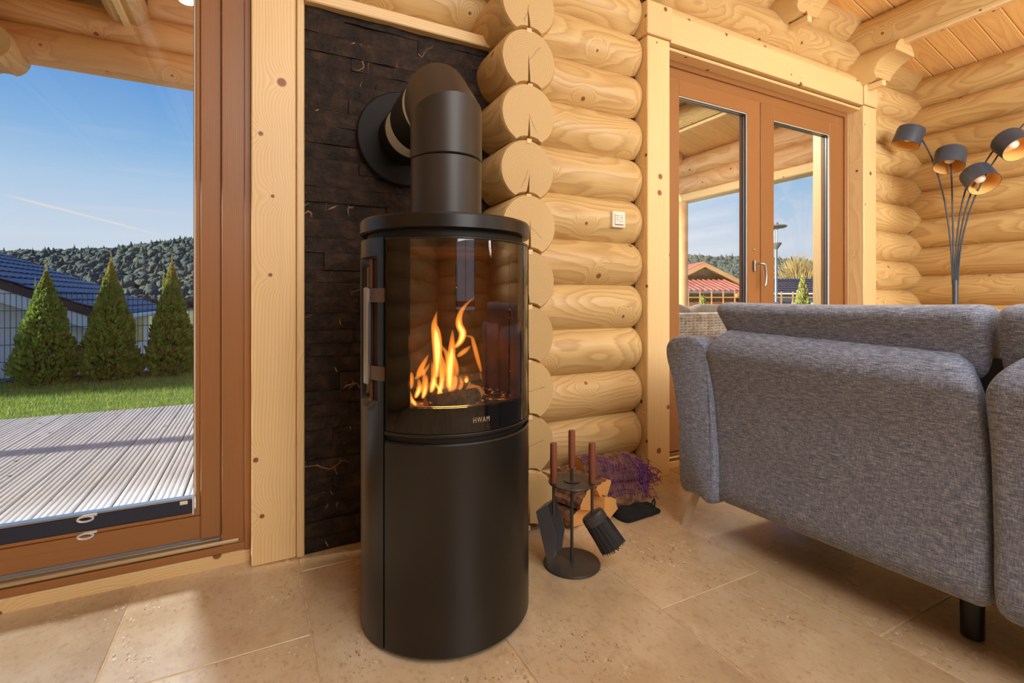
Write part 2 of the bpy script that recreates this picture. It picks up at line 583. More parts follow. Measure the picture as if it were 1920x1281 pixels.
def board(name, parent, axis, lo, hi, mat, bevel=.003, base=(0, 0, 0), label=None):
    """a board whose grain runs along axis; lo/hi in world, parent sits at base"""
    lo, hi = Vector(lo), Vector(hi)
    s = hi - lo
    c = (lo + hi) / 2 - Vector(base)
    d = {'x': (s.x, s.y, s.z), 'y': (s.y, s.x, s.z), 'z': (s.z, s.y, s.x)}[axis]
    key = (tuple(round(q, 4) for q in d), mat.name, bevel)
    if key in _bc:
        o = place(name, _bc[key], parent, c, ROT[axis])
    else:
        h = Vector(d) / 2
        o = MB().box(-h, h, bevel).build(name, mat, parent, c, ROT[axis])
        _bc[key] = o.data
    if label:
        o['label'] = label
    return o


PITCH = .2241
LR = .128


def log_outline(r=LR, slit=None, n=30, zmin=None, cope=True, ztop=None):
    """round log with a hollow cut along its underside that seats on the log below"""
    rc = r + .0042
    zc = -PITCH
    pts = []
    if cope:
        zi = -PITCH / 2
        yi = math.sqrt(max(r * r - zi * zi, 1e-6))
        a0 = math.atan2(zi, yi)
        a1 = PI - a0
        for i in range(n):
            a = a0 + (a1 - a0) * i / (n - 1)
            pts.append((r * math.cos(a), r * math.sin(a)))
        b0 = math.atan2(zi - zc, -yi)
        b1 = math.atan2(zi - zc, yi)
        m = 6
        arc = [(rc * math.cos(b0 + (b1 - b0) * i / m), zc + rc * math.sin(b0 + (b1 - b0) * i / m)) for i in range(1, m)]
        if slit:
            w, h, lean = slit
            k = len(arc) // 2
            zb = arc[k][1]
            arc[k:k + 1] = [(arc[k][0] - w, zb), (lean * .35 - w * .6, zb + h * .45), (lean, zb + h), (lean * .45 + w * .5, zb + h * .4), (arc[k][0] + w, zb)]
        pts += arc
    else:
        for i in range(n + 8):
            a = 2 * PI * i / (n + 8)
            pts.append((r * math.cos(a), r * math.sin(a)))
    if zmin is not None:
        pts = [(y, max(z, zmin)) for y, z in pts]
    if ztop is not None:
        pts = [(y, min(z, ztop)) for y, z in pts]
    return pts


def log(name, parent, axis, start, length, mat, outline=None, round0=False, round1=False, chamfer=.008, endmat=None, label=None, loc_base=(0, 0, 0)):
    """a log whose local X runs along its length from start"""
    ol = outline or log_outline()
    L = length
    st = []

    def scaled(k):
        return [(y * k, z * k) for y, z in ol]
    if round0:
        st += [(0, .80), (.008, .885), (.022, .945), (.045, .985), (.07, 1)]
    else:
        st += [(0, 1 - chamfer * 5), (chamfer, 1)]
    if round1:
        st += [(L - .07, 1), (L - .045, .985), (L - .022, .945), (L - .008, .885), (L, .80)]
    else:
        st += [(L - chamfer, 1), (L, 1 - chamfer * 5)]
    mb = MB()
    mb.loft([[(x, y, z) for y, z in scaled(k)] for x, k in st], 0, True, True, True, None, 1)
    s = Vector(start) - Vector(loc_base)
    o = mb.build(name, [mat, endmat or M['endgrain']], parent, s, ROT[axis], smooth=34)
    if label:
        o['label'] = label
    return o


# ------------------------------------------------------------------ floor
floor = struct('floor', 'beige travertine tile floor with pale joints', None)
fb = MB().box((-2.57, -5.6, -.10), (4.70, .10, -.0019)).build('grout_bed', M['grout'], floor)
XS = [-2.57, -2.25, -1.775, -1.303, -.832, -.36, .132, .612, 1.095, 1.56, 2.03, 2.50, 2.97, 3.44, 3.91, 4.38, 4.70]
JY = {5: (-.472, .83), 6: (-.108, .86), 7: (-1.25, 1.22), 8: (-.842, .98), 9: (-1.216, .98), 4: (-.80, .92), 3: (-.55, .92)}
tile_cache = {}
for i in range(len(XS) - 1):
    x0, x1 = XS[i] + .0022, XS[i + 1] - .0022
    off, ln = JY.get(i, (-.25 - .31 * ((i * 5) % 3), .80))
    y = off
    while y + ln < .10:
        y += ln
    while y > -5.6:
        ya, yb = max(y, -5.6) + .0022, min(y + ln, .10) - .0022
        if yb - ya > .05:
            key = (round(x1 - x0, 3), round(yb - ya, 3))
            c = ((x0 + x1) / 2, (ya + yb) / 2, -.003)
            if key in tile_cache:
                t_ = place('floor_tile', tile_cache[key], floor, c)
            else:
                hx, hy = key[0] / 2, key[1] / 2
                t_ = MB().box((-hx, -hy, -.012), (hx, hy, .003), .0022).build('floor_tile', M['travertine'], floor, c)
                tile_cache[key] = t_.data
            t_.location.z += random.uniform(-.0006, .0006)
        y -= ln

# ------------------------------------------------------------------ log walls
RIDGE_X = 1.10
SL = .2605


def roof_z(x):
    return 2.950 + (3.9 - RIDGE_X) * SL - abs(x - RIDGE_X) * SL


wall_back = struct('wall_back', 'log wall of pale round pine logs with stone panel and doors')
# dark core between the logs (keeps the wall tight where logs meet)
cb = MB()
for lo, hi in (((-2.6, .10, -.1), (-2.2, .20, 2.75)), ((.0, .10, -.1), (1.93, .20, 3.2)), ((-2.2, .10, 2.17), (.0, .20, 2.75)),
               ((3.98, .10, -.1), (4.76, .20, 2.68)), ((1.93, .10, 2.40), (3.98, .20, 2.86)), ((-1.0, .10, 2.75), (1.93, .20, 3.1)),
               ((.0, .10, 3.1), (2.2, .20, 3.35))):
    cb.box(lo, hi)
cb.build('wall_core', M['dark_seal'], wall_back)
AX_Y = .138
for k in range(0, 17):
    zc = .017 + PITCH * k
    ol = log_outline(zmin=-.016 if k == 0 else (.055 if k == 9 else None))
    if k <= 9:
        x0 = .90 if k <= 8 else .16
        if k == 9:
            log('log', wall_back, 'x', (.16, AX_Y, zc), .74, M['log'], ol)
            x0, ol = .90, log_outline()
        log('log', wall_back, 'x', (x0, AX_Y, zc), 1.815 - x0, M['log'], ol, round1=True)
        log('log', wall_back, 'x', (4.016, AX_Y, zc), .74, M['log'], log_outline(zmin=-.016 if k == 0 else None))
        log('log', wall_back, 'x', (-2.57, AX_Y, zc), .36, M['log'], ol)
    elif k == 10:
        log('log', wall_back, 'x', (-2.57, AX_Y, zc), 1.815 + 2.57, M['log'], ol, round1=True)
        log('log', wall_back, 'x', (4.016, AX_Y, zc), .74, M['log'], ol)
    elif k == 11:
        log('log', wall_back, 'x', (-2.57, AX_Y, zc), 1.815 + 2.57, M['log'], ol, round1=True)
        log('log', wall_back, 'x', (4.016, AX_Y, zc), .74, M['log'], ol)
    else:
        half = (roof_z(RIDGE_X) - (zc + .03)) / SL
        if half > .2:
            log('log', wall_back, 'x', (RIDGE_X - half, AX_Y, zc), 2 * half, M['log'], ol)

# crossing log ends beside the stone panel
rs = random.Random(3)
for k in range(0, 14):
    zc = .129 + PITCH * k
    sl = (rs.uniform(.004, .007), rs.uniform(.075, .125), rs.uniform(-.012, .012))
    log('crossing_log', wall_back, 'y', (.97 + rs.uniform(-.004, .004), -.24 + rs.uniform(-.006, .006), zc), .50, M['log'],
        log_outline(.1275, slit=sl, n=34), chamfer=.013)
    # short tongue that shows under each end
    MB().box((-.011, -.0015, -.011), (.011, .02, .008), .001).build('tongue', M['board'], wall_back, (.972 + rs.uniform(-.006, .006), -.236, zc - .104))

# brackets and roof purlins
def console(x, z):
    prof = []
    n = 9
    top = .105
    lowy = -.10
    # underside of the nose cut as a hollow, seen from the side: (y, z) from nose tip back to the wall
    for i in range(n):
        a = i / (n - 1)
        yy = -.235 + .135 * a
        zz = .03 - .125 * (1 - math.sqrt(max(0, 1 - a * a)))
        prof.append((yy, zz))
    ol = log_outline(n=30)
    ys = [-.235 + .1349 * i / 12 for i in range(13)] + [-.06, .0, .30]
    rings = []
    for yy in ys:
        if yy <= lowy:
            a = (yy + .235) / .135
            cut = .03 - .125 * (1 - math.sqrt(max(0, 1 - a * a)))
        else:
            cut = -9
        rings.append([(yy, -p, max(q, cut)) for p, q in ol])
    mb = MB()
    # local X along world y through ROT 'y': build directly in world axes instead
    mb.loft([[(-b, a, c) for a, b, c in rg] for rg in rings], 0, True, True, True, None, 1)
    mb.build('bracket_log', [M['log'], M['endgrain']], wall_back, (x, 0, z), (0, 0, 0), smooth=34)
    MB().box((-.02, -.112, -.140), (.02, .02, -.10), .003).build('bracket_tongue', M['board'], wall_back, (x, 0, z))


for cx_, cz_ in ((3.9, 2.594), (3.04, 2.818), (-.84, 2.818), (-1.7, 2.594)):
    console(cx_, cz_)

wall_right = struct('wall_right', 'right hand wall of broad pale pine logs')
MB().box((4.74, -5.6, -.1), (4.84, .2, 2.66)).build('wall_core', M['dark_seal'], wall_right)
for k in range(0, 12):
    zc = .129 + PITCH * k
    log('log', wall_right, 'y', (4.768, -5.6, zc), 5.80, M['log'], log_outline(zmin=-.128 if k else -.128))
wall_left = struct('wall_left', 'left hand wall of pale pine logs')
MB().box((-2.70, -5.6, -.1), (-2.60, .2, 2.66)).build('wall_core', M['dark_seal'], wall_left)
for k in range(0, 12):
    zc = .129 + PITCH * k
    log('log', wall_left, 'y', (-2.65, -5.6, zc), 5.80, M['log'], log_outline())
wall_front = struct('wall_front', 'log wall behind the viewer with a wide window')
for k in range(0, 16):
    zc = .017 + PITCH * k
    half = 3.67 if k < 12 else (roof_z(RIDGE_X) - (zc - .06)) / SL
    ol = log_outline(zmin=-.016 if k == 0 else None)
    if 4 <= k <= 9:
        log('log', wall_front, 'x', (-2.57, -5.70, zc), 2.4, M['log'], ol)
        log('log', wall_front, 'x', (2.1, -5.70, zc), 2.67, M['log'], ol)
    else:
        log('log', wall_front, 'x', (RIDGE_X - half, -5.70, zc), 2 * half, M['log'], ol)
win = struct('window_1', 'wide window in the wall behind the viewer')
for lo, hi, ax in (((-.17, -5.74, .86), (2.1, -5.66, .93), 'x'), ((-.17, -5.74, 2.09), (2.1, -5.66, 2.16), 'x'),
                   ((-.17, -5.74, .93), (-.10, -5.66, 2.09), 'z'), ((2.03, -5.74, .93), (2.1, -5.66, 2.09), 'z'), ((.93, -5.74, .93), (1.0, -5.66, 2.09), 'z')):
    board('window_frame', win, ax, lo, hi, M['door'])
for a, b in ((-.10, .93), (1.0, 2.03)):
    MB().box((a, -5.702, .93), (b, -5.698, 2.09)).build('window_pane', M['pane'], win)

# ------------------------------------------------------------------ ceiling
ceiling = struct('ceiling', 'sloping pine plank ceiling with round log purlins')
ang = math.atan(SL)
LEN = (4.95 - RIDGE_X) / math.cos(ang)
PW = .138
pm = None
porch_roof = struct('porch_roof', 'pine plank underside of the porch roof outside the doors')
yy = -5.7
first = None
while yy < 2.95:
    par = ceiling if yy < .14 else porch_roof
    for sgn in (1, -1):
        mid = RIDGE_X + sgn * (LEN / 2) * math.cos(ang)
        loc = (mid, yy + PW / 2, roof_z(mid) + .010)
        rot = (0, sgn * ang, 0)
        if first is None:
            h = Vector((LEN / 2, PW / 2 - .0005, .010))
            o = MB().box(-h, h, .0065).build('ceiling_plank', M['ceiling'], par, loc, rot)
            first = o.data
        else:
            place('ceiling_plank', first, par, loc, rot)
    yy += PW
for px_, pz_ in ((3.9, 2.818), (3.04, 3.042), (-.84, 3.042), (-1.7, 2.818), (RIDGE_X, 3.53)):
    log('purlin', ceiling, 'y', (px_, -5.7, pz_), 8.6, M['log'], log_outline(cope=True))
    MB().box((-4.3, -.021, -.019), (4.3, .021, .019), .003).build('purlin_tongue', M['board'], ceiling, (px_, -1.4, pz_ - .112), ROT['y'])
# roof covering above the planks
roof = struct('roof', 'roof covering over the planks')
rb = MB()
for sgn in (1, -1):
    xa, xb = RIDGE_X, RIDGE_X + sgn * 4.1
    za, zb = roof_z(xa) + .03, roof_z(xb) + .03
    q = [(xa, -5.9, za), (xb, -5.9, zb), (xb, 3.0, zb), (xa, 3.0, za)]
    rb.add(q + [(x, y, z + .12) for x, y, z in q], [(0, 1, 2, 3), (7, 6, 5, 4), (0, 4, 5, 1), (1, 5, 6, 2), (2, 6, 7, 3), (3, 7, 4, 0)])
rb.build('roof_cover', M['dark_seal'], roof)

# ------------------------------------------------------------------ porch beams and post
porch = struct('porch_frame', 'log beams and posts carrying the porch roof')
for k in range(0, 4):
    zc = 2.706 + PITCH * k
    half = (roof_z(RIDGE_X) - (zc + .05)) / SL
    log('beam_log', porch, 'x', (RIDGE_X - half, 2.56, zc), 2 * half, M['porch'], log_outline(.1275))
for ex in (4.768, -2.60):
    for zc in (2.37, 2.594):
        log('eave_log', porch, 'y', (ex, .22, zc), 2.62, M['porch'], log_outline(.1275))
    board('eave_board', porch, 'y', (ex - .09, .30, 2.17), (ex + .09, 2.80, 2.262), M['board'], .01)
    MB().lathe([(.086, -.06), (.086, 2.17)], 24).build('porch_post', M['porch'], porch, (ex - .07, 2.52, 0), smooth=40)
log('bracket_log', porch, 'y', (-1.54, 2.34, 2.612), .31, M['porch'], log_outline(.12))

# ------------------------------------------------------------------ timber trims round the openings
def trims():
    T = [('trim_1', 'pale pine door post between the glass door and the stone panel', 'z', (-.024, .0, .0), (.122, .12, 2.35)),
         ('trim_2', 'narrow pine lath beside the stone panel', 'z', (.1235, -.008, .0), (.150, .10, 2.08)),
         ('trim_3', 'pine lath along the top of the stone panel', 'x', (.1515, -.03, 2.046), (.905, .10, 2.092)),
         ('trim_4', 'tall pine post on the left of the double door', 'z', (1.818, -.004, .0), (1.976, .10, 2.346)),
         ('trim_5', 'square pine corner block above the left post', 'z', (1.806, -.016, 2.350), (1.984, .10, 2.525)),
         ('trim_6', 'pine post on the right of the double door', 'z', (3.852, -.004, .0), (4.014, .10, 2.346)),
         ('trim_7', 'square pine corner block above the right post', 'z', (3.852, -.012, 2.350), (4.014, .10, 2.525)),
         ('trim_8', 'pine jamb lining on the right of the double door', 'z', (3.850, .10, .0), (3.868, .36, 2.33)),
         ('trim_9', 'pine soffit over the double door', 'x', (1.976, .02, 2.318), (3.852, .36, 2.334)),
         ('trim_10', 'pine jamb lining on the left of the double door', 'z', (1.958, .10, .0), (1.975, .36, 2.33)),
         ('trim_11', 'pine board along the floor under the glass door', 'x', (-2.2, .055, -.01), (-.026, .16, .046)),
         ('trim_12', 'pine skirting strip at the foot of the double door', 'x', (1.977, .085, -.01), (3.848, .20, .030))]
    for n_, l_, ax, lo, hi in T:
        o = board(n_, None, ax, lo, hi, M['board'], .004)
        tag(o, l_, None, None, 'structure')
    # lintel: flat face below, rounded back to the log above
    ol = [(.0, 2.346), (.0, 2.50), (.012, 2.528), (.035, 2.556), (.07, 2.590), (.2, 2.592), (.2, 2.346)]
    mb = MB()
    mb.loft([[(x, y - .1, z - 2.45) for y, z in ol] for x in (-.93, .93)])
    o = mb.build('trim_13', M['board'], None, (2.916, .1, 2.45), smooth=20)
    tag(o, 'pine lintel beam over the double door', None, None, 'structure')
    # knots driven home: plugs in the posts
trims()

# ------------------------------------------------------------------ stone panel
cladding = MB().box((.150, .02, .0), (.93, .10, 2.05)).build('slate_cladding', M['black'], wall_back)
cladding['label'] = 'panel of rough dark brown black slate strips with pale veins'
rs = random.Random(11)
rows = 34
rh = 2.046 / rows
zz0 = 0.002
r_i = 0
while zz0 < 2.04:
    hh = min(rs.choice((.048, .058, .066)), 2.046 - zz0)
    if hh < .02:
        break
    x = .1515 - rs.uniform(0, .12)
    while x < .93:
        w = rs.uniform(.16, .42)
        a, b = max(x, .1515), min(x + w, .93)
        if b - a > .03:
            nx = max(2, int((b - a) / .04))
            nz = 3
            proud = rs.uniform(-.009, .006)
            mb = MB()
            g = []
            sx, sz = rs.uniform(0, 99), rs.uniform(0, 99)
            for j in range(nz + 1):
                for i in range(nx + 1):
                    u, v = i / nx, j / nz
                    px_, pz_ = a + .0004 + u * (b - a - .0008), zz0 + .0004 + v * (hh - .0008)
                    edge = (i in (0, nx)) or (j in (0, nz))
                    dy = proud + (mnoise.noise((px_ * 12 + sx, pz_ * 16, sz)) * .009) + (.0022 if edge else 0)
                    g.append((px_, min(dy + .004, .0135), pz_))
            n1 = nx + 1
            fs = [(j * n1 + i, j * n1 + i + 1, (j + 1) * n1 + i + 1, (j + 1) * n1 + i) for j in range(nz) for i in range(nx)]
            mb.add(g, fs)
            # side skirts back to the panel
            rim = [i for i in range(n1)] + [(j + 1) * n1 - 1 for j in range(1, nz + 1)] + [nz * n1 + i for i in range(nx - 1, -1, -1)] + [j * n1 for j in range(nz - 1, 0, -1)]
            back = [(g[i][0], .021, g[i][2]) for i in rim]
            front = [g[i] for i in rim]
            mb.loft([front, back], 0, False, True)
            c = ((a + b) / 2, 0, zz0)
            mb.v = [p - Vector(c) for p in mb.v]
            mb.build('stone', M['slate'], cladding, c, smooth=25)
        x += w
    zz0 += hh
    r_i += 1

# ------------------------------------------------------------------ left glass door
def door_left():
    d = struct('door_1', 'large stained wood glass door to the terrace')
    y0, y1 = .060, .150
    board('door_frame', d, 'z', (-.118, y0, .046), (-.0255, y1, 2.146), M['door'])
    board('frame_edge', d, 'z', (-.046, y0 - .012, .046), (-.0256, y0 + .002, 2.146), M['door'], .002)
    board('door_frame', d, 'x', (-2.2, y0, 2.112), (-.118, y1, 2.146), M['door'])
    board('door_frame', d, 'z', (-2.2, y0, .046), (-2.11, y1, 2.110), M['door'])
    board('sill', d, 'x', (-2.2, .052, .046), (-.0256, .15, .072), M['door'])
    # running rail on the sill
    MB().box((-1.05, -.012, -.008), (1.05, .012, .008), .006, seg=3).build('rail', M['alu'], d, (-1.112, .068, .082))
    MB().box((-1.0, -.02, -.010), (1.0, .02, .010), .002).build('track', M['alu'], d, (-1.122, .105, .080))
    # moving leaf
    y0, y1 = .082, .14
    board('stile', d, 'z', (-.184, y0, .098), (-.120, y1, 2.110), M['door'])
    board('bottom_rail', d, 'x', (-1.45, y0, .102), (-.184, y1, .183), M['door'])
    board('top_rail', d, 'x', (-1.45, y0, 2.055), (-.184, y1, 2.110), M['door'])
    board('stile', d, 'z', (-1.52, y0, .098), (-1.45, y1, 2.110), M['door'])
    board('glazing_bead', d, 'z', (-.199, y0 + .006, .195), (-.185, y1, 2.055), M['door'], .002)
    board('glazing_bead', d, 'x', (-1.45, y0 + .006, .184), (-.185, y1, .196), M['door'], .002)
    MB().box((-1.45, -.004, .195), (-.2, .004, 2.055)).build('glass_pane', M['pane'], d, (0, .128, 0))
    MB().box((-.2045, .098, .25), (-.1995, .124, 2.055)).build('cover_strip', M['white'], d)
    MB().box((-.2075, .112, .25), (-.205, .126, 2.055)).build('gasket', M['rubber'], d)
    # fixed leaf further left
    board('stile', d, 'z', (-2.11, .10, .098), (-2.04, .15, 2.110), M['door'])
    board('bottom_rail', d, 'x', (-2.04, .10, .102), (-1.52, .15, .183), M['door'])
    MB().box((-2.04, .126, .183), (-1.52, .130, 2.110)).build('glass_pane', M['pane'], d)
    # folded blind resting at the bottom of the glass
    bl = MB().box((-1.445, .086, .197), (-.208, .122, .245), .003).build('pleated_blind', M['blind'], d)
    bl['label'] = 'folded dark blue pleated blind at the foot of the glass'
    MB().box((-1.445, .088, .245), (-.208, .120, .252), .002).build('blind_rail', M['steel'], bl)
    MB().box((-.209, .084, .192), (-.2035, .124, .262), .001).build('blind_end_cap', M['clear'], bl)
    for hx, hz in ((-.4995, .238), (-.4995, .182)):
        # small clear pull tab: oval loop with a slanted foot
        mb = MB()
        mb.tube([(.020 * math.cos(a), 0, .0085 * math.sin(a)) for a in [2 * PI * i / 16 for i in range(17)]], .0035, 6)
        mb.box((-.006, -.003, .006), (.030, .003, .014), .001)
        mb.build('pull_tab', M['clear'], bl, (hx, .080, hz), smooth=40)
    MB().box((-.245, .083, .232), (-.222, .087, .244), .001).build('clip', M['white'], bl)


door_left()

# ------------------------------------------------------------------ double door
def door_double():
    d = struct('door_2', 'stained wood double glass door behind the sofa')
    y0, y1 = .115, .185
    board('door_frame', d, 'z', (1.976, y0, .03), (2.070, y1, 2.318), M['door'])
    board('door_frame', d, 'z', (3.735, y0, .03), (3.850, y1, 2.318), M['door'])
    board('door_frame', d, 'x', (2.070, y0, 2.225), (3.735, y1, 2.318), M['door'])
    board('frame_step', d, 'z', (3.815, y0 - .014, .03), (3.850, y0, 2.318), M['door'], .002)
    board('frame_step', d, 'x', (1.976, y0 - .014, 2.285), (3.815, y0, 2.318), M['door'], .002)
    board('sill', d, 'x', (1.976, .10, .030), (3.850, .20, .075), M['door'])
    MB().box((-.9, -.012, -.006), (.9, .012, .006), .004).build('threshold', M['alu'], d, (2.91, .098, .052))
    y0, y1 = .100, .165
    for nm, xa, xb, ga, gb in (('door_leaf', 2.070, 2.864, 2.154, 2.745), ('door_leaf', 2.872, 3.735, 3.002, 3.622)):
        lf = board(nm, d, 'z', (xa, y0, .082), (ga, y1, 2.222), M['door'])
        base = lf.location.copy()
        inv = lf.matrix_basis.inverted()

        def part(name, axis, lo, hi, mat, bevel=.003):
            o = board(name, None, axis, lo, hi, mat, bevel)
            mw = o.matrix_basis.copy()
            o.parent = lf
            o.matrix_parent_inverse = inv
            return o
        part('stile', 'z', (gb, y0, .082), (xb, y1, 2.222), M['door'])
        part('top_rail', 'x', (ga, y0, 2.128), (gb, y1, 2.222), M['door'])
        part('bottom_rail', 'x', (ga, y0, .082), (gb, y1, .166), M['door'])
        part('glass_pane', 'x', (ga, .138, .166), (gb, .146, 2.128), M['pane'], 0)
        # glazing edge: pale bead, two dark gaskets with a bright spacer between
        for q, (da, m_) in enumerate(((.0, 'white'), (.006, 'rubber'), (.014, 'steel'), (.022, 'rubber'))):
            yb = .106 + q * .0085
            part('bead', 'z', (gb - .0035 - .0006 * q, yb, .166), (gb - .0001, yb + .0075, 2.128), M[m_], 0)
            part('bead', 'x', (ga, yb, 2.1245 - .0006 * q), (gb, yb + .0075, 2.1279), M[m_], 0)
    # lever handle on the meeting stile
    mb = MB()
    mb.tube([(0, 0, -.034), (0, 0, .034)], .0145, 16, squash=.55)
    h = mb.build('handle', M['steel'], d, (2.800, .094, 1.165), smooth=40)
    h['label'] = 'brushed steel lever handle pointing down'
    mb = MB()
    mb.tube([(0, .0, .012), (0, -.03, .012), (.012, -.048, .011), (.030, -.052, .006), (.038, -.052, -.03), (.041, -.052, -.075), (.037, -.052, -.115), (.030, -.050, -.128)], .0085, 10)
    mb.build('lever', M['steel'], h, smooth=50)
    MB().box((-.011, -.006, -.005), (.011, .0, .005), .001).build('lock_plate', M['alu'], d, (2.803, .1, 1.268))


door_double()


# ------------------------------------------------------------------ wood burning stove
SC = Vector((.520, -.515, 0))
SR = .256


def stove():
    st = thing('wood_stove', 'tall round black wood burning stove with curved glass door and lit fire', 'stove', SC)

    def cyl(name, mat, a0, a1, z0, z1, r0, r1, seg=48, bev=.004, parent=st, smooth=40):
        """curved panel between two angles and radii"""
        A0, A1 = R(a0), R(a1)
        prof = [(r1 - bev, z0), (r1, z0 + bev), (r1, z1 - bev), (r1 - bev, z1), (r0, z1), (r0, z0)]
        rings = []
        for i in range(seg + 1):
            a = A0 + (A1 - A0) * i / seg
            rings.append([(q * math.cos(a), q * math.sin(a), z) for q, z in prof])
        return MB().loft(rings).build(name, mat, parent, smooth=smooth)

    # plinth and core
    MB().lathe([(.236, .0), (.236, .03)], 64).build('plinth', M['black'], st, smooth=40)
    cyl('lower_body', M['black'], -180, 180, .02, .60, .20, .243, 72)
    # lower door and side panels
    cyl('lower_door', M['iron'], -149.6, -30.4, .012, .5715, .240, SR, 60)
    cyl('side_panel', M['iron'], -29.4, 60, .012, 1.119, .240, SR, 40)
    cyl('rear_panel', M['iron'], 60.6, 129.4, .012, 1.119, .240, SR, 30)
    # left panel with the hollow that the handle stands in
    ph0, ph1 = R(130), R(209.2)
    nu, nz = 44, 90
    zs = [.012 + (1.119 - .012) * j / nz for j in range(nz + 1)]
    g = []
    hol = []
    for z in zs:
        for i in range(nu + 1):
            a = ph0 + (ph1 - ph0) * i / nu
            deg = math.degrees(a)
            # hollow: between 172 and 206 degrees, z .69 to 1.075 with a rounded lower lip
            e = max(0.0, min(1.0, (deg - 172) / 6)) * max(0.0, min(1.0, (204 - deg) / 2.5 + .0))
            zl = .665 - .012 * (1 - abs(deg - 189) / 17)
            zu = 1.062 + .008 * (1 - abs(deg - 189) / 17)
            f = max(0.0, min(1.0, (z - zl) / .020)) * max(0.0, min(1.0, (zu - z) / .012))
            f = f * f * (3 - 2 * f)
            e = e * e * (3 - 2 * e)
            r_ = SR - .034 * e * f
            hol.append(e * f)
            g.append((r_ * math.cos(a), r_ * math.sin(a), z))
    n1 = nu + 1
    fs = [(j * n1 + i, j * n1 + i + 1, (j + 1) * n1 + i + 1, (j + 1) * n1 + i) for j in range(nz) for i in range(nu)]
    mb = MB().add(g, fs)
    mb.mi = [1 if min(hol[i] for i in f) > .25 else 0 for f in fs]
    rim = list(range(n1)) + [(j + 1) * n1 - 1 for j in range(1, nz + 1)] + [nz * n1 + i for i in range(nu - 1, -1, -1)] + [j * n1 for j in range(nz - 1, 0, -1)]
    fr = [g[i] for i in rim]
    bk = [(x * .86, y * .86, z) for x, y, z in fr]
    mb.loft([fr, bk], 0, False, False)
    o = mb.build('side_panel', [M['iron'], M['daylit_grey']], st, smooth=45)
    o['label'] = 'left side panel with a hollow behind the upright handle'
    # top plate
    MB().lathe([(.236, 1.119), (.236, 1.138)], 72).build('top_gap', M['black'], st, smooth=40)
    MB().lathe([(.0, 1.137), (.252, 1.137), (.2585, 1.141), (.2585, 1.174), (.255, 1.180), (.0, 1.181)], 80).build('top_plate', M['iron'], st, smooth=30)
    # firebox: floor, lining, roof
    cyl('firebox_lining', M['fire_brick'], -40, 220, .60, 1.115, .205, .234, 60, .001)
    for a in (-12, 60, 132, 196):
        ar = R(a)
        MB().box((-.004, -.002, .62), (.004, .004, 1.10)).build('lining_joint', M['char'], st, (.204 * math.cos(ar), .204 * math.sin(ar), 0), (0, 0, ar + PI / 2))
    MB().lathe([(.0, .640), (.200, .640), (.215, .655), (.215, .60), (.0, .60)], 48).build('ash_bed', M['ash'], st, smooth=30)
    MB().lathe([(.0, 1.09), (.23, 1.09), (.23, 1.118), (.0, 1.118)], 48).build('firebox_roof', M['fire_brick'], st, smooth=30)
    # glass door: printed black border, clear middle
    gd = cyl('glass_door', M['stove_glass'], -133, -47, .665, 1.111, .2475, .2535, 50, .001)
    cyl('printed_border', M['black_gloss'], -149.4, -132.6, .598, 1.1105, .2440, .2536, 14, .001, gd)
    cyl('printed_border', M['black_gloss'], -47.4, -30.6, .598, 1.1105, .2440, .2536, 14, .001, gd)
    cyl('printed_border', M['black_gloss'], -132.6, -47.4, .598, .6665, .2440, .2536, 50, .001, gd)
    cyl('door_rim', M['iron'], -149.6, -30.4, .5875, .5975, .243, .2575, 60, .002, gd)
    cyl('door_rim', M['iron'], -149.6, -30.4, 1.1105, 1.1175, .243, .2555, 60, .002, gd)
    cyl('inner_frame', M['bronze'], -133, -47, .655, .668, .236, .2438, 50, .001, gd)
    # brand lettering on the lower border, bent round the door
    cu = bpy.data.curves.new('lettering', 'FONT')
    cu.body = 'HWAM'
    cu.size = .0205
    cu.space_character = 1.22
    cu.extrude = .0003
    tmp = bpy.data.objects.new('lettering', cu)
    COL.objects.link(tmp)
    dg = bpy.context.evaluated_depsgraph_get()
    me = bpy.data.meshes.new_from_object(tmp.evaluated_get(dg))
    bpy.data.objects.remove(tmp)
    xs = [v.co.x for v in me.vertices]
    w = max(xs) - min(xs)
    sx = .0475 / w
    for v in me.vertices:
        a = R(-88.2) + (v.co.x - min(xs) - w / 2) * sx / .254
        r_ = .2537 + v.co.z
        v.co = (r_ * math.cos(a), r_ * math.sin(a), .6235 + v.co.y)
    me.materials.clear()
    me.materials.append(plain('lettering_print', S(172, 150, 128), .5))
    place('lettering', me, gd)
    # handle: tall bar on two brackets at the left edge of the door
    ar = R(-167)
    hb = MB()
    hb.box((-.0075, -.0125, .716), (.0075, .0125, .984), .003)
    hr = .2585
    hd = hb.build('door_handle', M['steel'], gd, (hr * math.cos(ar), hr * math.sin(ar), 0), (0, 0, ar))
    hd['label'] = 'upright steel handle bar beside the glass'
    for z in (.962, .750):
        mb = MB()
        rings = []
        for i in range(9):
            a = R(-166 + 16.5 * i / 8)
            r0 = .246
            rings.append([((r0 + q) * math.cos(a), (r0 + q) * math.sin(a), z + p) for q, p in ((0, -.019), (.012, -.019), (.012, .019), (0, .019))])
        mb.loft(rings).build('handle_bracket', M['bronze'], gd, smooth=40)
    rod = MB().tube([(0, 0, .655), (0, 0, 1.075)], .0065, 12)
    a2 = R(-172)
    rod.build('hinge_rod', M['bronze'], st, (.236 * math.cos(a2), .236 * math.sin(a2), 0), smooth=40)
    return st


stove()
fl = light('fire_glow', 'POINT', (SC.x, SC.y - .05, .70), 4.2, (1.0, .42, .12), shadow_soft_size=.06)

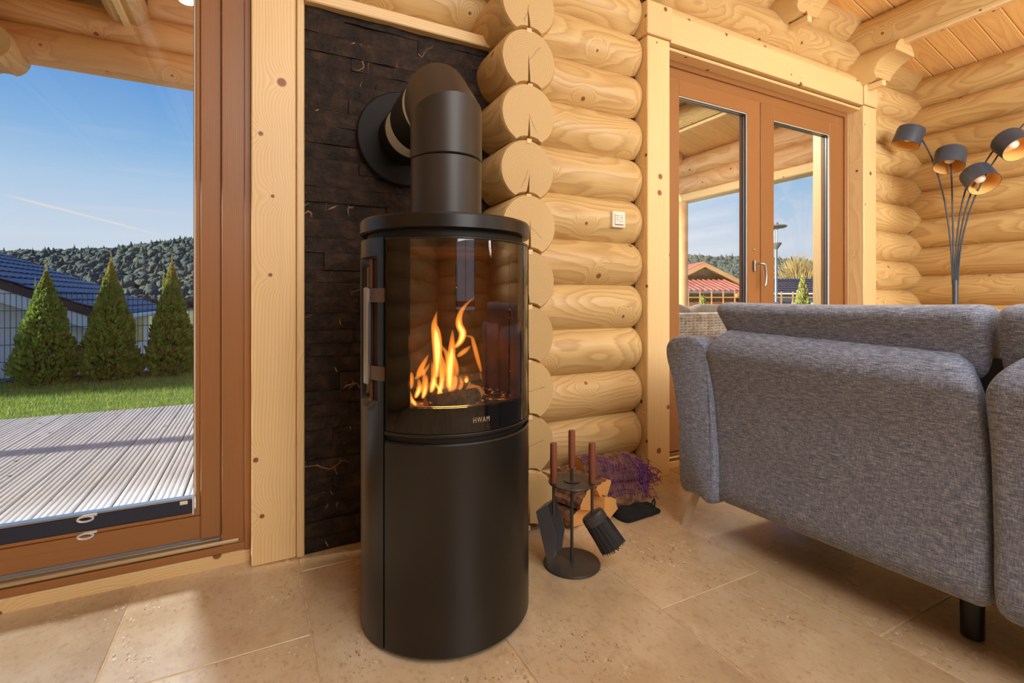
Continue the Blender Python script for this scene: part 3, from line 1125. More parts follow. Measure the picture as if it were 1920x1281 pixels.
# burning logs inside
def charred(label, c, axis_ang, tilt, ln, r, shape):
    ol = []
    n = len(shape)
    rs_ = random.Random(hash(label) % 1000 + n)
    for i, q in enumerate(shape):
        a = 2 * PI * i / n
        ol.append((r * q * math.cos(a), r * q * math.sin(a)))
    mb = MB()
    mb.loft([[(x, y * k, z * k) for y, z in ol] for x, k in ((-ln / 2, .9), (-ln / 2 + .006, 1), (-.01, 1.04), (ln / 2 - .006, .98), (ln / 2, .88))], 0, True, True, True, None, 1)
    o = mb.build('burning_log', [M['char'], M['split']], None, c, (0, tilt, axis_ang), smooth=35)
    tag(o, label, 'firewood', 'logs burning in the stove')


charred('charred log lying at the front of the stove fire', (.50, -.625, .660), R(8), R(-3), .17, .022, (1, .9, 1.05, .8, 1, .95, 1.1, .85))
charred('charred log lying at the back left of the stove fire', (.46, -.505, .668), R(-25), R(2), .20, .030, (1, .8, 1, 1.1, .9, 1, .8))
charred('charred log lying at the right of the stove fire', (.605, -.53, .668), R(72), R(3), .18, .030, (1, 1.05, .8, 1, .9, 1.1))
charred('short split log on top of the burning pile', (.550, -.545, .702), R(-35), R(-12), .14, .020, (1, .75, 1, .8, 1))


def fire_mat(name, c, s):
    t = NT(name)
    e = t.n('Emission', None, Color=c, Strength=s)
    return t.out(None, e.outputs[0])


def flames():
    fire = thing('fire', 'orange and yellow flames burning behind the curved stove glass', 'fire', (SC.x - .025, SC.y - .085, .65))
    M['flame'] = fire_mat('flame_orange', (1.0, .29, .035), 85)
    M['flame_core'] = fire_mat('flame_yellow', (1.0, .55, .13), 230)
    rt = Vector((.8885, -.459, 0))
    dp = Vector((.459, .8885, 0))
    # side offset and height in cm, half width in cm, depth in cm
    F = [([(-3.7, -1), (-3.4, 6.5), (-3.8, 12), (-4.3, 15.2), (-3.5, 19.2)], 1.15, 2, 1),
         ([(.5, -5), (.5, 1), (1.0, 6.5), (1.15, 10.5), (1.3, 13.8)], .95, 0, 1),
         ([(-.15, -4), (.2, 1.5), (-.45, 6), (-2.7, 9.2)], .8, 1, 0),
         ([(2.4, -.5), (1.8, 3.5), (1.1, 6.8)], .6, 3, 0),
         ([(1.8, 8), (3.4, 10), (4.0, 12.4), (3.0, 14.8), (3.1, 17.5), (4.6, 20.5), (7.8, 23.6)], .95, 3, 1),
         ([(9.6, .7), (8.4, 5.2), (7.4, 9.1), (6.6, 11.2), (3.6, 11.6)], .55, 2, 0),
         ([(-9.0, -.2), (-7.3, 3.0), (-5.6, 6.3)], .65, -1, 0),
         ([(-9.5, -1.0), (-6.6, 1.4), (-5.1, 3.8)], .5, -2, 0),
         ([(-11.0, -4.2), (-10.9, -1), (-10.7, 1.0)], .65, 0, 0),
         ([(-8.4, -8.2), (-9.8, -6.3), (-10.4, -3.4)], .55, -6, 1),
         ([(-6.8, -6.3), (-5.9, -3.2), (-5.4, .8)], .65, -5, 1),
         ([(-.7, -6.2), (-3.1, -2.3), (-4.8, -.3)], .4, -4, 1),
         ([(5.5, -2.0), (5.6, -.9), (5.7, .3)], .6, -3, 1),
         ([(-2.2, -3), (-2.0, 2), (-2.6, 6.5)], .8, 4, 0),
         ([(2.2, 5.0), (4.6, 6.8), (6.4, 8.4)], .6, 5, 0),
         ([(-9.2, -6.5), (-8.0, -3.5), (-8.4, -.5)], .7, -3, 1),
         ([(-7.6, -5.5), (-6.9, -1.5), (-7.6, 2.6)], .6, 0, 0),
         ([(-4.8, -5.0), (-3.9, -1.0), (-4.6, 4.4)], .8, -2, 1),
         ([(-2.6, -5.5), (-1.6, -2.0), (-2.0, 3.6)], .7, -3, 1),
         ([(1.4, -4.6), (2.2, -1.5), (1.5, 2.6)], .6, -2, 0),
         ([(3.6, -4.0), (4.2, -2.2), (3.7, -.2)], .5, -3, 0)]
    for pts, hw, dep, core in F:
        P = []
        # smooth the polyline
        pv = [Vector((a, b, 0)) for a, b in pts]
        fine = []
        for i in range(len(pv) - 1):
            p0, p1, p2, p3 = pv[max(i - 1, 0)], pv[i], pv[i + 1], pv[min(i + 2, len(pv) - 1)]
            for s in range(6):
                u = s / 6
                fine.append(.5 * ((2 * p1) + (p2 - p0) * u + (2 * p0 - 5 * p1 + 4 * p2 - p3) * u * u + (3 * p1 - p0 - 3 * p2 + p3) * u ** 3))
        fine.append(pv[-1])
        zb = .729
        for q in fine:
            w = rt * (q.x * .01) + dp * (dep * .008) + Vector((0, 0, zb + q.y * .0098 - .65))
            P.append(w)
        # keep every tongue above the ember bed
        lowest = min(p.z for p in P)
        rad = lambda s, hw=hw: max(.0006, hw * .0162 * (math.sin(PI * min(1, (s * .92 + .08)) ** .8) ** .9))
        MB().tube(P, rad, 10, squash=.8).build('flame', M['flame'], fire, smooth=60)
        if core:
            m_ = len(P)
            P2 = P[: int(m_ * .7)]
            MB().tube(P2, lambda s, hw=hw: max(.0004, hw * .0075 * math.sin(PI * min(1, s * .95 + .05))), 8).build('flame', M['flame_core'], fire, smooth=60)


flames()

# ------------------------------------------------------------------ flue pipe
def flue():
    f = thing('flue_pipe', 'dark grey flue pipe rising from the stove and bending into the stone panel', 'flue pipe', (SC.x, SC.y, 1.181))
    zb = 1.181
    r = .109
    MB().lathe([(r - .004, .0), (r, .002), (r, 1.374 - zb), (r - .003, 1.3765 - zb)], 56).build('lower_pipe', M['iron_pipe'], f, smooth=40)
    n = 56
    tn = math.tan(R(22.5))
    zm, L = 1.512 - zb, .080
    rings = []
    z0 = 1.3785 - zb
    ca = [(math.cos(2 * PI * i / n), math.sin(2 * PI * i / n)) for i in range(n)]
    R2 = r + .0015
    MB().loft([[((R2 - .003) * c, (R2 - .003) * s, z0) for c, s in ca], [(R2 * c, R2 * s, z0 + .003) for c, s in ca],
               [(R2 * c, R2 * s, zm - tn * R2 * s) for c, s in ca]], 0, True, True).build('elbow', M['iron_pipe'], f, smooth=30)
    mid0 = [(R2 * c, R2 * s, zm - tn * R2 * s) for c, s in ca]
    zh = zm + L
    # horizontal ring: section offset s becomes height above the axis (top = outside of bend)
    mid1 = [(R2 * c, L + tn * R2 * s * 1.0, zh - R2 * s) for c, s in ca]
    e = MB().loft([mid0, mid1], 0, False, False)
    e.loft([mid1, [(c * (R2 - .004), L + tn * (R2 - .004) * s, zh - (R2 - .004) * s) for c, s in ca]], 0, False, True)
    e.build('elbow', M['iron_pipe'], f, smooth=30)

    def ring(name, ya, yb, rr, mat):
        mb = MB()
        mb.loft([[(rr * c * k, y, zh - rr * s * k) for c, s in ca] for y, k in ((ya, .98), (ya + .002, 1), (yb - .002, 1), (yb, .98))])
        return mb.build(name, mat, f, smooth=40)
    a = ring('silver_sleeve', .060, .137, .104, M['steel_soft'])
    a['label'] = 'bright metal sleeve on the horizontal pipe'
    ring('black_sleeve', .136, .290, .1075, M['iron'])
    a = ring('silver_sleeve', .289, .386, .102, M['steel_soft'])
    a['label'] = 'bright metal sleeve on the horizontal pipe'
    ring('black_collar', .385, .492, .106, M['black_satin'])
    ro = MB()
    ro.loft([[(rr * c, y, zh - rr * s) for c, s in ca] for rr, y in ((.186, .497), (.186, .487), (.182, .484), (.100, .484))], 0, True, True)
    ro.build('wall_rosette', M['black_satin'], f, smooth=35)


M['steel_soft'] = plain('satin_steel', S(226, 230, 228), .42, .35)
M['black_satin'] = plain('satin_black', S(20, 18, 18), .6, 0, .25)
flue()

# ------------------------------------------------------------------ light switch
def switch():
    s = thing('light_switch', 'square white rocker light switch with printed labels on the log wall', 'light switch', (1.627, .006, 1.358))
    MB().box((-.041, -.010, -.041), (.041, .012, .041), .004, seg=2).build('frame', M['white'], s)
    MB().box((-.0285, -.0125, -.0285), (.0285, -.009, .0285), .0015).build('inset', M['white'], s)
    for i, x in enumerate((-.0145, .0145)):
        rk = MB().box((x - .0135, -.0150, -.026), (x + .0135, -.0115, .026), .0015).build('rocker', M['white'], s)
        for q in range(4):
            w = (.010, .007, .009, .006)[(q + i) % 4]
            MB().box((x - w, -.01525, .017 - q * .0095), (x + w * .8, -.0149, .0195 - q * .0095)).build('printed_line', M['dark_line'], rk)
    MB().box((-.026, -.01515, -.0285), (.026, -.0122, -.0265)).build('shadow_gap', M['dark_line'], s)


switch()


# ------------------------------------------------------------------ sofa (seen from behind)
def smooth_poly(pts, n=6):
    out = []
    m = len(pts)
    for i in range(m):
        p0, p1, p2, p3 = (Vector(pts[(i + q) % m]) for q in (-1, 0, 1, 2))
        for s in range(n):
            u = s / n
            out.append(.5 * ((2 * p1) + (p2 - p0) * u + (2 * p0 - 5 * p1 + 4 * p2 - p3) * u * u + (3 * p1 - p0 - 3 * p2 + p3) * u ** 3))
    return out


def padded(name, prof, y0, y1, parent, mat, rnd=.03, x0=0.0, x1=0.0, sag=0.0, zsh=(0, 0), n=5, skew=None):
    """closed side profile (x,z) run along y, ends rounded like upholstery; x0/x1 shift the two ends"""
    P = smooth_poly([(a, b, 0) for a, b in prof], n)
    cx = sum(p.x for p in P) / len(P)
    cz = sum(p.y for p in P) / len(P)
    w = max(p.x for p in P) - min(p.x for p in P)
    h = max(p.y for p in P) - min(p.y for p in P)
    st = []
    for q in (0, .12, .32, .6, 1.0):
        st.append((rnd * q, rnd * (1 - math.sqrt(max(0, 1 - (1 - q) ** 2)))))
    ys = [(y0 - d if y1 < y0 else y0 + d, ins) for d, ins in st]
    sgn = -1 if y1 < y0 else 1
    for i in range(1, 14):
        ys.append((y0 + sgn * rnd + (y1 - y0 - 2 * sgn * rnd) * i / 14, 0))
    ys += [(y1 - sgn * d, ins) for d, ins in reversed(st)]
    rings = []
    for y, ins in ys:
        u = (y - y0) / (y1 - y0)
        kx, kz = 1 - 2 * ins / w, 1 - 2 * ins / h
        dx = x0 + (x1 - x0) * u
        dz = zsh[0] + (zsh[1] - zsh[0]) * u - sag * math.sin(PI * u)
        rg = []
        for p in P:
            x = cx + (p.x - cx) * kx + dx
            z = cz + (p.y - cz) * kz
            top = max(0, min(1, (z - cz) / (h / 2)))
            yy = y
            if skew:
                yy += skew(z, u)
            rg.append((x, yy, z + dz * top))
        rings.append(rg)
    return MB().loft(rings).build(name, mat, parent, smooth=50)


def sofa():
    s = thing('sofa', 'dark grey fabric sofa seen from behind with raised head cushions', 'sofa', (0, 0, 0))
    fab = M['fabric']
    # back panels: bulging towards the viewer near the top
    back = [(1.590, .176), (1.578, .35), (1.560, .56), (1.530, .70), (1.520, .76), (1.545, .812), (1.60, .838), (1.70, .835), (1.78, .78), (1.82, .60), (1.83, .42), (1.83, .176), (1.70, .170)]
    crn = lambda z, u: (-(1 - 2 * u)) * .055 * max(0.0, (z - .72) / .11) ** 2 * (abs(1 - 2 * u) ** 6)
    o = padded('back_panel', back, -.632, -1.425, s, fab, .028, .0, .035, zsh=(0, -.035), skew=crn)
    o = padded('back_panel', back, -1.437, -2.25, s, fab, .030, .022, .06, zsh=(-.02, -.04), skew=crn)
    head = [(1.625, .74), (1.592, .83), (1.570, .89), (1.566, .925), (1.590, .950), (1.65, .955), (1.70, .93), (1.715, .85), (1.70, .74)]
    flare = lambda z, u: (1 - 2 * u) * .045 * max(0.0, min(1.0, (z - .80) / .13))
    padded('head_cushion', head, -.675, -1.425, s, fab, .035, .0, .035, sag=.008, zsh=(-.020, -.022), skew=lambda z, u: flare(z, u) if u < .5 else -.012 * max(0.0, (.84 - z) / .1) * (2 * u - 1) * -1)
    padded('head_cushion', head, -1.440, -2.24, s, fab, .040, .030, .05, zsh=(-.020, -.026))
    # dark seams between the panels
    MB().box((1.66, -1.47, .20), (1.80, -1.39, .80)).build('seam_gap', M['black'], s)
    MB().box((1.59, -.652, .20), (1.80, -.630, .72)).build('seam_gap', M['black'], s)
    # far arm: flares outwards at the top
    arm = [(-.480, .176), (-.470, .40), (-.452, .60), (-.425, .71), (-.430, .765), (-.470, .797), (-.54, .807), (-.60, .798), (-.640, .74), (-.645, .50), (-.645, .176), (-.56, .170)]
    P = smooth_poly([(a, b, 0) for a, b in arm], 5)
    cy = -.55
    cz = .48
    rings = []
    for x, k in ((1.552, .93), (1.556, .965), (1.566, .99), (1.585, 1), (1.9, 1), (2.3, 1), (2.44, 1), (2.47, .98), (2.48, .92)):
        rings.append([(x - .030 * max(0, min(1, (p.y - .45) / .33)), cy + (p.x - cy) * k, cz + (p.y - cz) * (1 - (1 - k) * .6) - (x - 1.55) * .10 * max(0, (p.y - .4))) for p in P])
    MB().loft(rings).build('arm', fab, s, smooth=50)
    rings2 = [[(a, -2.90 - b - .05, c) for a, b, c in rg] for rg in rings]
    MB().loft(rings2).build('arm', fab, s, smooth=50)
    # seat
    seat = [(1.80, .20), (1.80, .40), (1.86, .445), (2.30, .45), (2.44, .43), (2.47, .36), (2.46, .22), (2.40, .18), (1.9, .18)]
    padded('seat', seat, -.655, -1.428, s, fab, .03)
    padded('seat', seat, -1.436, -2.25, s, fab, .03)
    # legs: slanted flat metal at the corners, round black ones under the middle
    for (x, y, dx, dy) in ((1.600, -.500, .0, .015), (2.40, -.500, .04, .02), (1.60, -2.42, .0, -.02), (2.40, -2.42, .04, -.02)):
        mb = MB()
        for q in (0,):
            top = Vector((x + .045, y - .01, .19))
            bot = Vector((x + dx - .005, y + dy + .02, .0))
            w, t_ = .020, .006
            rg = []
            for p, ww in ((top, w * 1.2), (bot, w * .8)):
                rg.append([(p.x - ww, p.y - t_, p.z), (p.x + ww, p.y - t_, p.z), (p.x + ww, p.y + t_, p.z), (p.x - ww, p.y + t_, p.z)])
            mb.loft(rg)
        lg = mb.build('leg', M['champagne'], s)
        lg['label'] = 'slanted pale metal leg'
    for x, y in ((1.787, -1.335), (2.36, -1.44)):
        lg = MB().lathe([(.023, 0), (.026, .003), (.028, .185)], 24).build('leg', M['leg_black'], s, (x, y, 0), smooth=40)
        lg['label'] = 'round black support leg'


sofa()

# ------------------------------------------------------------------ floor lamp
def lamp():
    b = Vector((4.20, -.392, 0))
    l = thing('floor_lamp', 'black floor lamp in the corner with curved stems and five drum shades', 'floor lamp', b)
    MB().lathe([(.0, .0), (.150, .0), (.152, .006), (.148, .022), (.02, .030)], 40).build('base', M['lamp_black'], l, smooth=35)
    MB().lathe([(.0165, .02), (.0165, 1.075), (.012, 1.085)], 20).build('pole', M['lamp_black'], l, smooth=40)
    # shade: (dx, dy, z of the hub, tilt direction dx dy, tilt degrees)
    heads = [(-.02, .235, 2.195, Vector((-.85, .50, 0)), 21), (.0, .022, 1.978, Vector((-.95, -.15, 0)), 24),
             (.0, -.095, 1.800, Vector((-.62, -.80, 0)), 42), (.05, -.230, 1.985, Vector((-.55, -.85, 0)), 46),
             (.03, -.52, 2.20, Vector((-.4, -1, 0)), 34)]
    for i, (dx, dy, z, td, ta) in enumerate(heads):
        hub = Vector((dx, dy, z))
        td = td.normalized()
        axis = Vector((0, 0, -1)) * math.cos(R(ta)) + td * math.sin(R(ta))
        off = (i - 2) * .006
        p0 = Vector((0, -off * 1.2, 1.05))
        side = Vector((dx, dy, 0))
        pts = []
        for s in range(15):
            u = s / 14
            pts.append(p0 + Vector((side.x * u ** 2.2, side.y * u ** 2.2 - off * 2 * (u * (1 - u)), (z - 1.05) * (1 - (1 - u) ** 1.25))))
        MB().tube(pts, .0052, 8).build('stem', M['lamp_black'], l, smooth=50)
        q = axis.to_track_quat('Z', 'Y').to_matrix().to_4x4()
        rr, hh = .085, .145
        sh = MB()
        sh.lathe([(.0, .010), (rr * .72, .011), (rr * .97, .020), (rr, .034), (rr, hh), (rr - .003, hh), (rr - .003, .036), (rr * .7, .016), (.0, .016)], 40, Matrix.Identity(4), 0, caps=False)
        # inner faces gold
        nm = MB()
        nm.v = sh.v
        nm.f = sh.f
        nm.mi = [1 if idx >= 40 * 5 else 0 for idx in range(len(sh.f))]
        so = nm.build('shade', [M['lamp_black'], M['gold']], l, hub, smooth=40)
        so.rotation_euler = q.to_euler()
        bb = MB()
        bb.lathe([(.0, .112), (.012, .110), (.026, .098), (.030, .084), (.026, .070), (.015, .056), (.014, .040)], 20, caps=False)
        bb.build('bulb', M['bulb'], so, smooth=50)
        kb = MB().lathe([(.0, -.016), (.010, -.014), (.012, .0), (.012, .012)], 14, caps=False)
        kb.build('knob', M['lamp_black'], so, smooth=40)


lamp()

# ------------------------------------------------------------------ fireplace tools
TB = Vector((1.000, -.500, 0))
rtv = Vector((.8885, -.459, 0))
tow = Vector((-.459, -.8885, 0))


def tools():
    s = thing('tool_stand', 'round black iron tool stand with centre rod and wooden handle', 'tool stand', TB)
    MB().lathe([(.0, .0), (.101, .0), (.102, .004), (.100, .009), (.0, .011)], 48).build('base', M['tool_iron'], s, smooth=30)
    MB().tube([(0, 0, .008), (0, 0, .345)], .0058, 12).build('rod', M['tool_iron'], s, smooth=40)
    MB().lathe([(.0, .292), (.083, .292), (.0845, .295), (.083, .298), (.0, .299)], 48).build('tray', M['tool_iron'], s, smooth=30)
    # rim of the tray
    MB().lathe([(.026, .299), (.030, .302), (.026, .303), (.0, .3)], 32, caps=False).build('tray_boss', M['tool_iron'], s, smooth=40)
    handle(s, (0, 0, .345), .135)
    # shovel on the left, hung through the tray
    c = TB + rtv * -.068 + tow * .028
    sh = thing('ash_shovel', 'black ash shovel with wooden handle hanging left on the tool stand', 'shovel', c)
    handle(sh, (0, 0, .3005), .142)
    MB().tube([(0, 0, .32), (0, 0, .19)], .0052, 10).build('rod', M['tool_iron'], sh, smooth=40)
    a = math.atan2(rtv.y, rtv.x)
    # scoop: back plate, floor and two sides, hanging open to the right
    mb = MB()
    W, Hh, D, t_ = .085, .155, .055, .0022
    Q = Matrix.Rotation(a - R(28), 4, 'Z') @ Matrix.Rotation(R(-11), 4, 'Y')
    Q = Matrix.Translation((.014, -.006, .0)) @ Q @ Matrix.Diagonal((.95, .82, 1, 1))
    z1 = .212
    top = [(-.026, -.045, z1), (.034, -.045, z1 + .012), (.034, .045, z1 + .012), (-.026, .045, z1)]

    def plate(pts, th):
        n = (Vector(pts[1]) - Vector(pts[0])).cross(Vector(pts[2]) - Vector(pts[1])).normalized() * th
        mb.loft([pts, [tuple(Vector(p) + n) for p in pts]], 0, True, True, True, Q)
    plate([(-.028, -.046, z1 - .004), (.022, -.046, z1 + .018), (.022, .046, z1 + .018), (-.028, .046, z1 - .004)], .0022)
    plate([(-.028, -.046, z1 - .004), (-.028, .046, z1 - .004), (-.016, .046, .028), (-.016, -.046, .028)], .0022)
    plate([(-.028, -.046, z1 - .004), (-.016, -.046, .028), (.010, -.046, .050), (.036, -.046, .12), (.022, -.046, z1 + .018)], .0022)
    plate([(-.028, .046, z1 - .004), (.022, .046, z1 + .018), (.036, .046, .12), (.010, .046, .050), (-.016, .046, .028)], .0022)
    mb.build('scoop', M['shovel_iron'], sh)
    # brush on the right
    c = TB + rtv * .068 + tow * .028
    br = thing('hearth_brush', 'black hearth brush with wooden handle hanging right on the tool stand', 'brush', c)
    handle(br, (0, 0, .3005), .142)
    MB().tube([(0, 0, .32), (0, 0, .185)], .0052, 10).build('rod', M['tool_iron'], br, smooth=40)
    Q = Matrix.Translation((0, 0, .190)) @ Matrix.Rotation(a, 4, 'Z') @ Matrix.Rotation(R(-33), 4, 'Y') @ Matrix.Scale(1.06, 4)
    mb = MB()
    mb.loft([[(.040 * k * math.cos(q), .022 * k * math.sin(q), z) for q in [2 * PI * i / 24 for i in range(24)]] for z, k in ((.004, .75), (.002, .92), (-.006, 1.0), (-.026, 1.03), (-.032, .96))], M_=Q)
    mb.build('brush_head', M['tool_iron'], br, smooth=40)
    mb = MB()
    rb_ = random.Random(5)
    n = 30
    rings = []
    for z, kx, ky in ((-.030, .92, .9), (-.07, 1.0, 1.0), (-.11, 1.06, 1.08), (-.128, 1.08, 1.12)):
        rings.append([(.040 * kx * math.cos(2 * PI * i / n) * (1 + .05 * (i % 2)), .022 * ky * math.sin(2 * PI * i / n) * (1 + .05 * (i % 2)), z) for i in range(n)])
    mb.loft(rings, M_=Q)
    for i in range(150):
        ang_ = rb_.uniform(0, 2 * PI)
        q = math.sqrt(rb_.uniform(.2, 1))
        x, y = .041 * q * math.cos(ang_), .0235 * q * math.sin(ang_)
        mb.tube([(x, y, -.032), (x * 1.1 + rb_.uniform(-.001, .001), y * 1.15, -.132 - rb_.uniform(0, .007))], .0011, 4, M_=Q)
    mb.build('bristles', M['bristle'], br)


def handle(parent, at, ln):
    mb = MB()
    mb.lathe([(.0, 0), (.0105, .0), (.0115, .003), (.0125, ln * .5), (.0122, ln - .003), (.0112, ln), (.0, ln)], 24, Matrix.Rotation(PI / 2, 4, 'Y') @ Matrix.Identity(4), caps=False)
    o = mb.build('handle', M['handle_wood'], parent, at, (0, -PI / 2, 0), smooth=30)
    o['label'] = 'brown wooden handle'
    return o


tools()

# ------------------------------------------------------------------ firewood on the floor
def firewood(label, c, azim, ln, r, a0, a1, roll, tilt=0.0, group='split logs beside the tool stand', nm='firewood_log'):
    """a split log: sector of a round with bark on the outside"""
    rs_ = random.Random(int(c[0] * 1000) + int(r * 5000))
    n = 9
    out = [(0, 0)]
    arc = [(r * (1 + rs_.uniform(-.07, .07)) * math.cos(a0 + (a1 - a0) * i / n), r * (1 + rs_.uniform(-.07, .07)) * math.sin(a0 + (a1 - a0) * i / n)) for i in range(n + 1)]
    pts = out + arc
    gx = sum(p[0] for p in pts) / len(pts)
    gy = sum(p[1] for p in pts) / len(pts)
    cr, sr = math.cos(roll), math.sin(roll)
    pts = [((p[0] - gx) * cr - (p[1] - gy) * sr, (p[0] - gx) * sr + (p[1] - gy) * cr) for p in pts]
    zmin = min(p[1] for p in pts)
    mb = MB()
    nst = 7
    rings = []
    for i in range(nst):
        x = -ln / 2 + ln * i / (nst - 1)
        rings.append([(x, y * (1 + rs_.uniform(-.03, .03)), z * (1 + rs_.uniform(-.03, .03))) for y, z in pts])
    m = len(pts)
    vs = [p for rg in rings for p in rg]
    for i in range(nst - 1):
        for j in range(m):
            k = (j + 1) % m
            bark = 0 < j < m - 1
            mb.add([vs[i * m + j], vs[i * m + k], vs[(i + 1) * m + k], vs[(i + 1) * m + j]], [(0, 1, 2, 3)], 0 if bark else 1)
    mb.add(rings[0], [tuple(range(m))[::-1]], 1)
    mb.add(rings[-1], [tuple(range(m))], 1)
    z = c[2] if len(c) > 2 and c[2] is not None else -zmin * 1.03
    o = mb.build(nm, [M['bark'], M['split']], None, (c[0], c[1], z), (0, tilt, azim), smooth=25)
    tag(o, label, 'firewood', group)
    return o


AZ = math.atan2(-.95, .31)
firewood('split log lowest in the pile with bark facing the tool stand', (1.168, -.150, None), AZ, .25, .075, 0, R(170), R(0))
firewood('split log lowest on the right of the pile beside black cloth bag', (1.300, -.177, None), AZ, .26, .118, 0, R(68), R(20))
firewood('split log with triangular end, middle left of the pile', (1.166, -.165, .118), AZ, .27, .098, 0, R(64), R(100))
firewood('split log with pale end on top of the pile', (1.272, -.170, .160), AZ, .25, .105, 0, R(64), R(58))

# net sack of logs behind
NS = Vector((1.46, -.128, 0))
for i, (x, y, z, r, roll, lb) in enumerate(((-.02, -.055, .058, .085, 20, 'bark covered log in the net sack, lower front one'), (.0, .055, .060, .085, -30, 'bark covered log in the net sack, lower rear one'), (-.015, -.01, .150, .085, 60, 'bark covered log on top in the net sack'))):
    firewood(lb, (NS.x + x, NS.y + y, z), R(-9), .27, r, 0, R(190), R(roll), group='logs in the purple net sack', nm='firewood_log')


def net_sack():
    t = thing('net_sack', 'purple net sack of firewood bunched up at its right end', 'net sack', NS, R(-9))
    mb = MB()
    rings = []
    n = 34
    for i in range(23):
        u = i / 22
        x = -.150 + .32 * u
        k = (1 - .35 * max(0, u - .72) / .28) * (.93 + .07 * math.sin(u * 9))
        rg = []
        for j in range(n):
            a = 2 * PI * j / n
            # rounded triangle section resting on the floor
            rr = .118 * (1 + .10 * math.cos(3 * (a - PI / 2)))
            y, z = rr * math.cos(a) * 1.02 * k, .098 + rr * math.sin(a) * .97 * k
            q = mnoise.noise((x * 18, y * 18, z * 18)) * .008
            rg.append((x + (j % 2) * .006, y * (1 + q * 4), max(.004, z * (1 + q * 3))))
        rings.append(rg)
    mb.loft(rings, 0, False, False)
    o = mb.build('net', M['net'], t)
    w = o.modifiers.new('strands', 'WIREFRAME')
    w.thickness = .0032
    w.use_even_offset = False
    # bunched end
    mb = MB()
    rs_ = random.Random(9)
    for s in range(85):
        p = Vector((.175, rs_.uniform(-.05, .05), rs_.uniform(.04, .17)))
        d = Vector((rs_.uniform(.0, .6), rs_.uniform(-.8, .8), rs_.uniform(-.7, .7))).normalized()
        pts = [p]
        for i in range(7):
            d = (d + Vector((rs_.uniform(-.7, .7), rs_.uniform(-.7, .7), rs_.uniform(-.75, .55)))).normalized()
            p = p + d * .017
            p = Vector((max(.15, min(.31, p.x)), max(-.085, min(.075, p.y)), max(.004, min(.19 - max(0, p.x - .2) * 1.1, p.z))))
            pts.append(p)
        mb.tube(pts, .0018, 4)
    mb.build('bunched_net', M['net'], t)


net_sack()


def cloth_bag():
    t = thing('cloth_bag', 'black crumpled cloth bag lying flat on the tiles beside the firewood', 'bag', (1.485, -.235, 0))
    # outline on the floor, from the narrow rear end to the broad front hem
    ol = [(-.095, .045), (-.02, .085), (.04, .065), (.075, .0), (.105, -.070), (.098, -.098), (.03, -.105), (-.055, -.112), (-.095, -.108), (-.108, -.07), (-.105, -.01)]
    P = smooth_poly([(a, b, 0) for a, b in ol], 5)
    rings = []
    for k, z in ((1.0, .002), (1.02, .010), (.98, .020), (.86, .027), (.62, .031), (.34, .036), (.1, .038)):
        rg = []
        for p in P:
            x, y = p.x * k, p.y * k
            q = mnoise.noise((x * 22, y * 22, 3.1)) * .018 * (1 if z > .005 else 0) + .006 * math.sin((x * .7 + y) * 55) * (1 if z > .01 else 0)
            rg.append((x, y, max(.0012, z + q + .012 * max(0, y * 8))))
        rings.append(rg)
    MB().loft(rings, 0, True, True).build('bag_body', M['cloth'], t, smooth=60)
    # hanging loop at the corner
    MB().tube([(.088, -.060, .018), (.104, -.045, .030), (.112, -.050, .044), (.106, -.060, .034), (.094, -.068, .02)], .0038, 6).build('loop', M['cloth'], t, smooth=60)


cloth_bag()


# ================================================================== outdoors
def leaf_mat(name, a, b, tip, z0, z1):
    t = NT(name)
    o = t.obj()
    x, y, z = t.sep(o)
    n = t.noise(o, 9, 3, .6)
    n2 = t.noise(o, 60, 2, .6)
    col = t.ramp(t.m('ADD', t.m('MULTIPLY', n, .5), t.m('MULTIPLY', n2, .5)), [(.3, a), (.7, b)])
    f = t.m('MULTIPLY', t.ss(z, z0, z1), t.ss(n2, .35, .65, .4, 1))
    col = t.mix(f, col, tip)
    b_ = t.n('BsdfPrincipled', None, Base_Color=col, Roughness=.7)
    tr = t.n('BsdfTranslucent', None, Color=col)
    ms = t.n('MixShader')
    ms.inputs[0].default_value = .3
    t.put(ms.inputs[1], b_.outputs[0])
    t.put(ms.inputs[2], tr.outputs[0])
    return t.out(ms.outputs[0])


M['thuja'] = leaf_mat('evergreen_leaf', S(76, 114, 62), S(152, 174, 84), S(214, 184, 108), 1.05, 1.55)
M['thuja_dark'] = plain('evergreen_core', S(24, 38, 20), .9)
M['shrub'] = leaf_mat('shrub_leaf', S(92, 128, 48), S(160, 176, 80), S(196, 190, 120), .5, 1.6)
M['grass'] = leaf_mat('grass_blade', S(104, 146, 58), S(168, 190, 88), S(200, 206, 116), -.03, .05)
M['turf'] = plain('turf', S(78, 112, 46), .95, c2=S(110, 134, 62), cs=5, nscale=60, bump=.5)
M['field'] = plain('field', S(96, 110, 62), .95, c2=S(128, 128, 84), cs=.6)
M['bare'] = plain('bark_twigs', S(98, 82, 58), .9)
M['rock'] = plain('garden_rock', S(122, 112, 108), .9, c2=S(74, 68, 66), cs=14, nscale=40, bump=.6)
M['mesh_wire'] = plain('anthracite_wire', S(44, 50, 58), .5, .3)
M['white_wall'] = plain('white_boards', S(226, 228, 234), .6)
M['blue_tile'] = plain('blue_grey_roof_tile', S(62, 80, 112), .38, nscale=30, bump=.2)
M['dark_edge'] = plain('dark_verge', S(40, 44, 56), .6)
M['red_tile'] = plain('red_roof_tile', S(172, 108, 98), .6, c2=S(150, 88, 80), cs=2)
M['brown_wall'] = plain('brown_log_wall', S(142, 92, 58), .7, c2=S(112, 70, 44), cs=3)
M['window_dark'] = plain('dark_window', S(52, 62, 74), .1, 0, .6)
M['lamp_grey'] = plain('grey_lamp_metal', S(120, 132, 138), .4, .4)
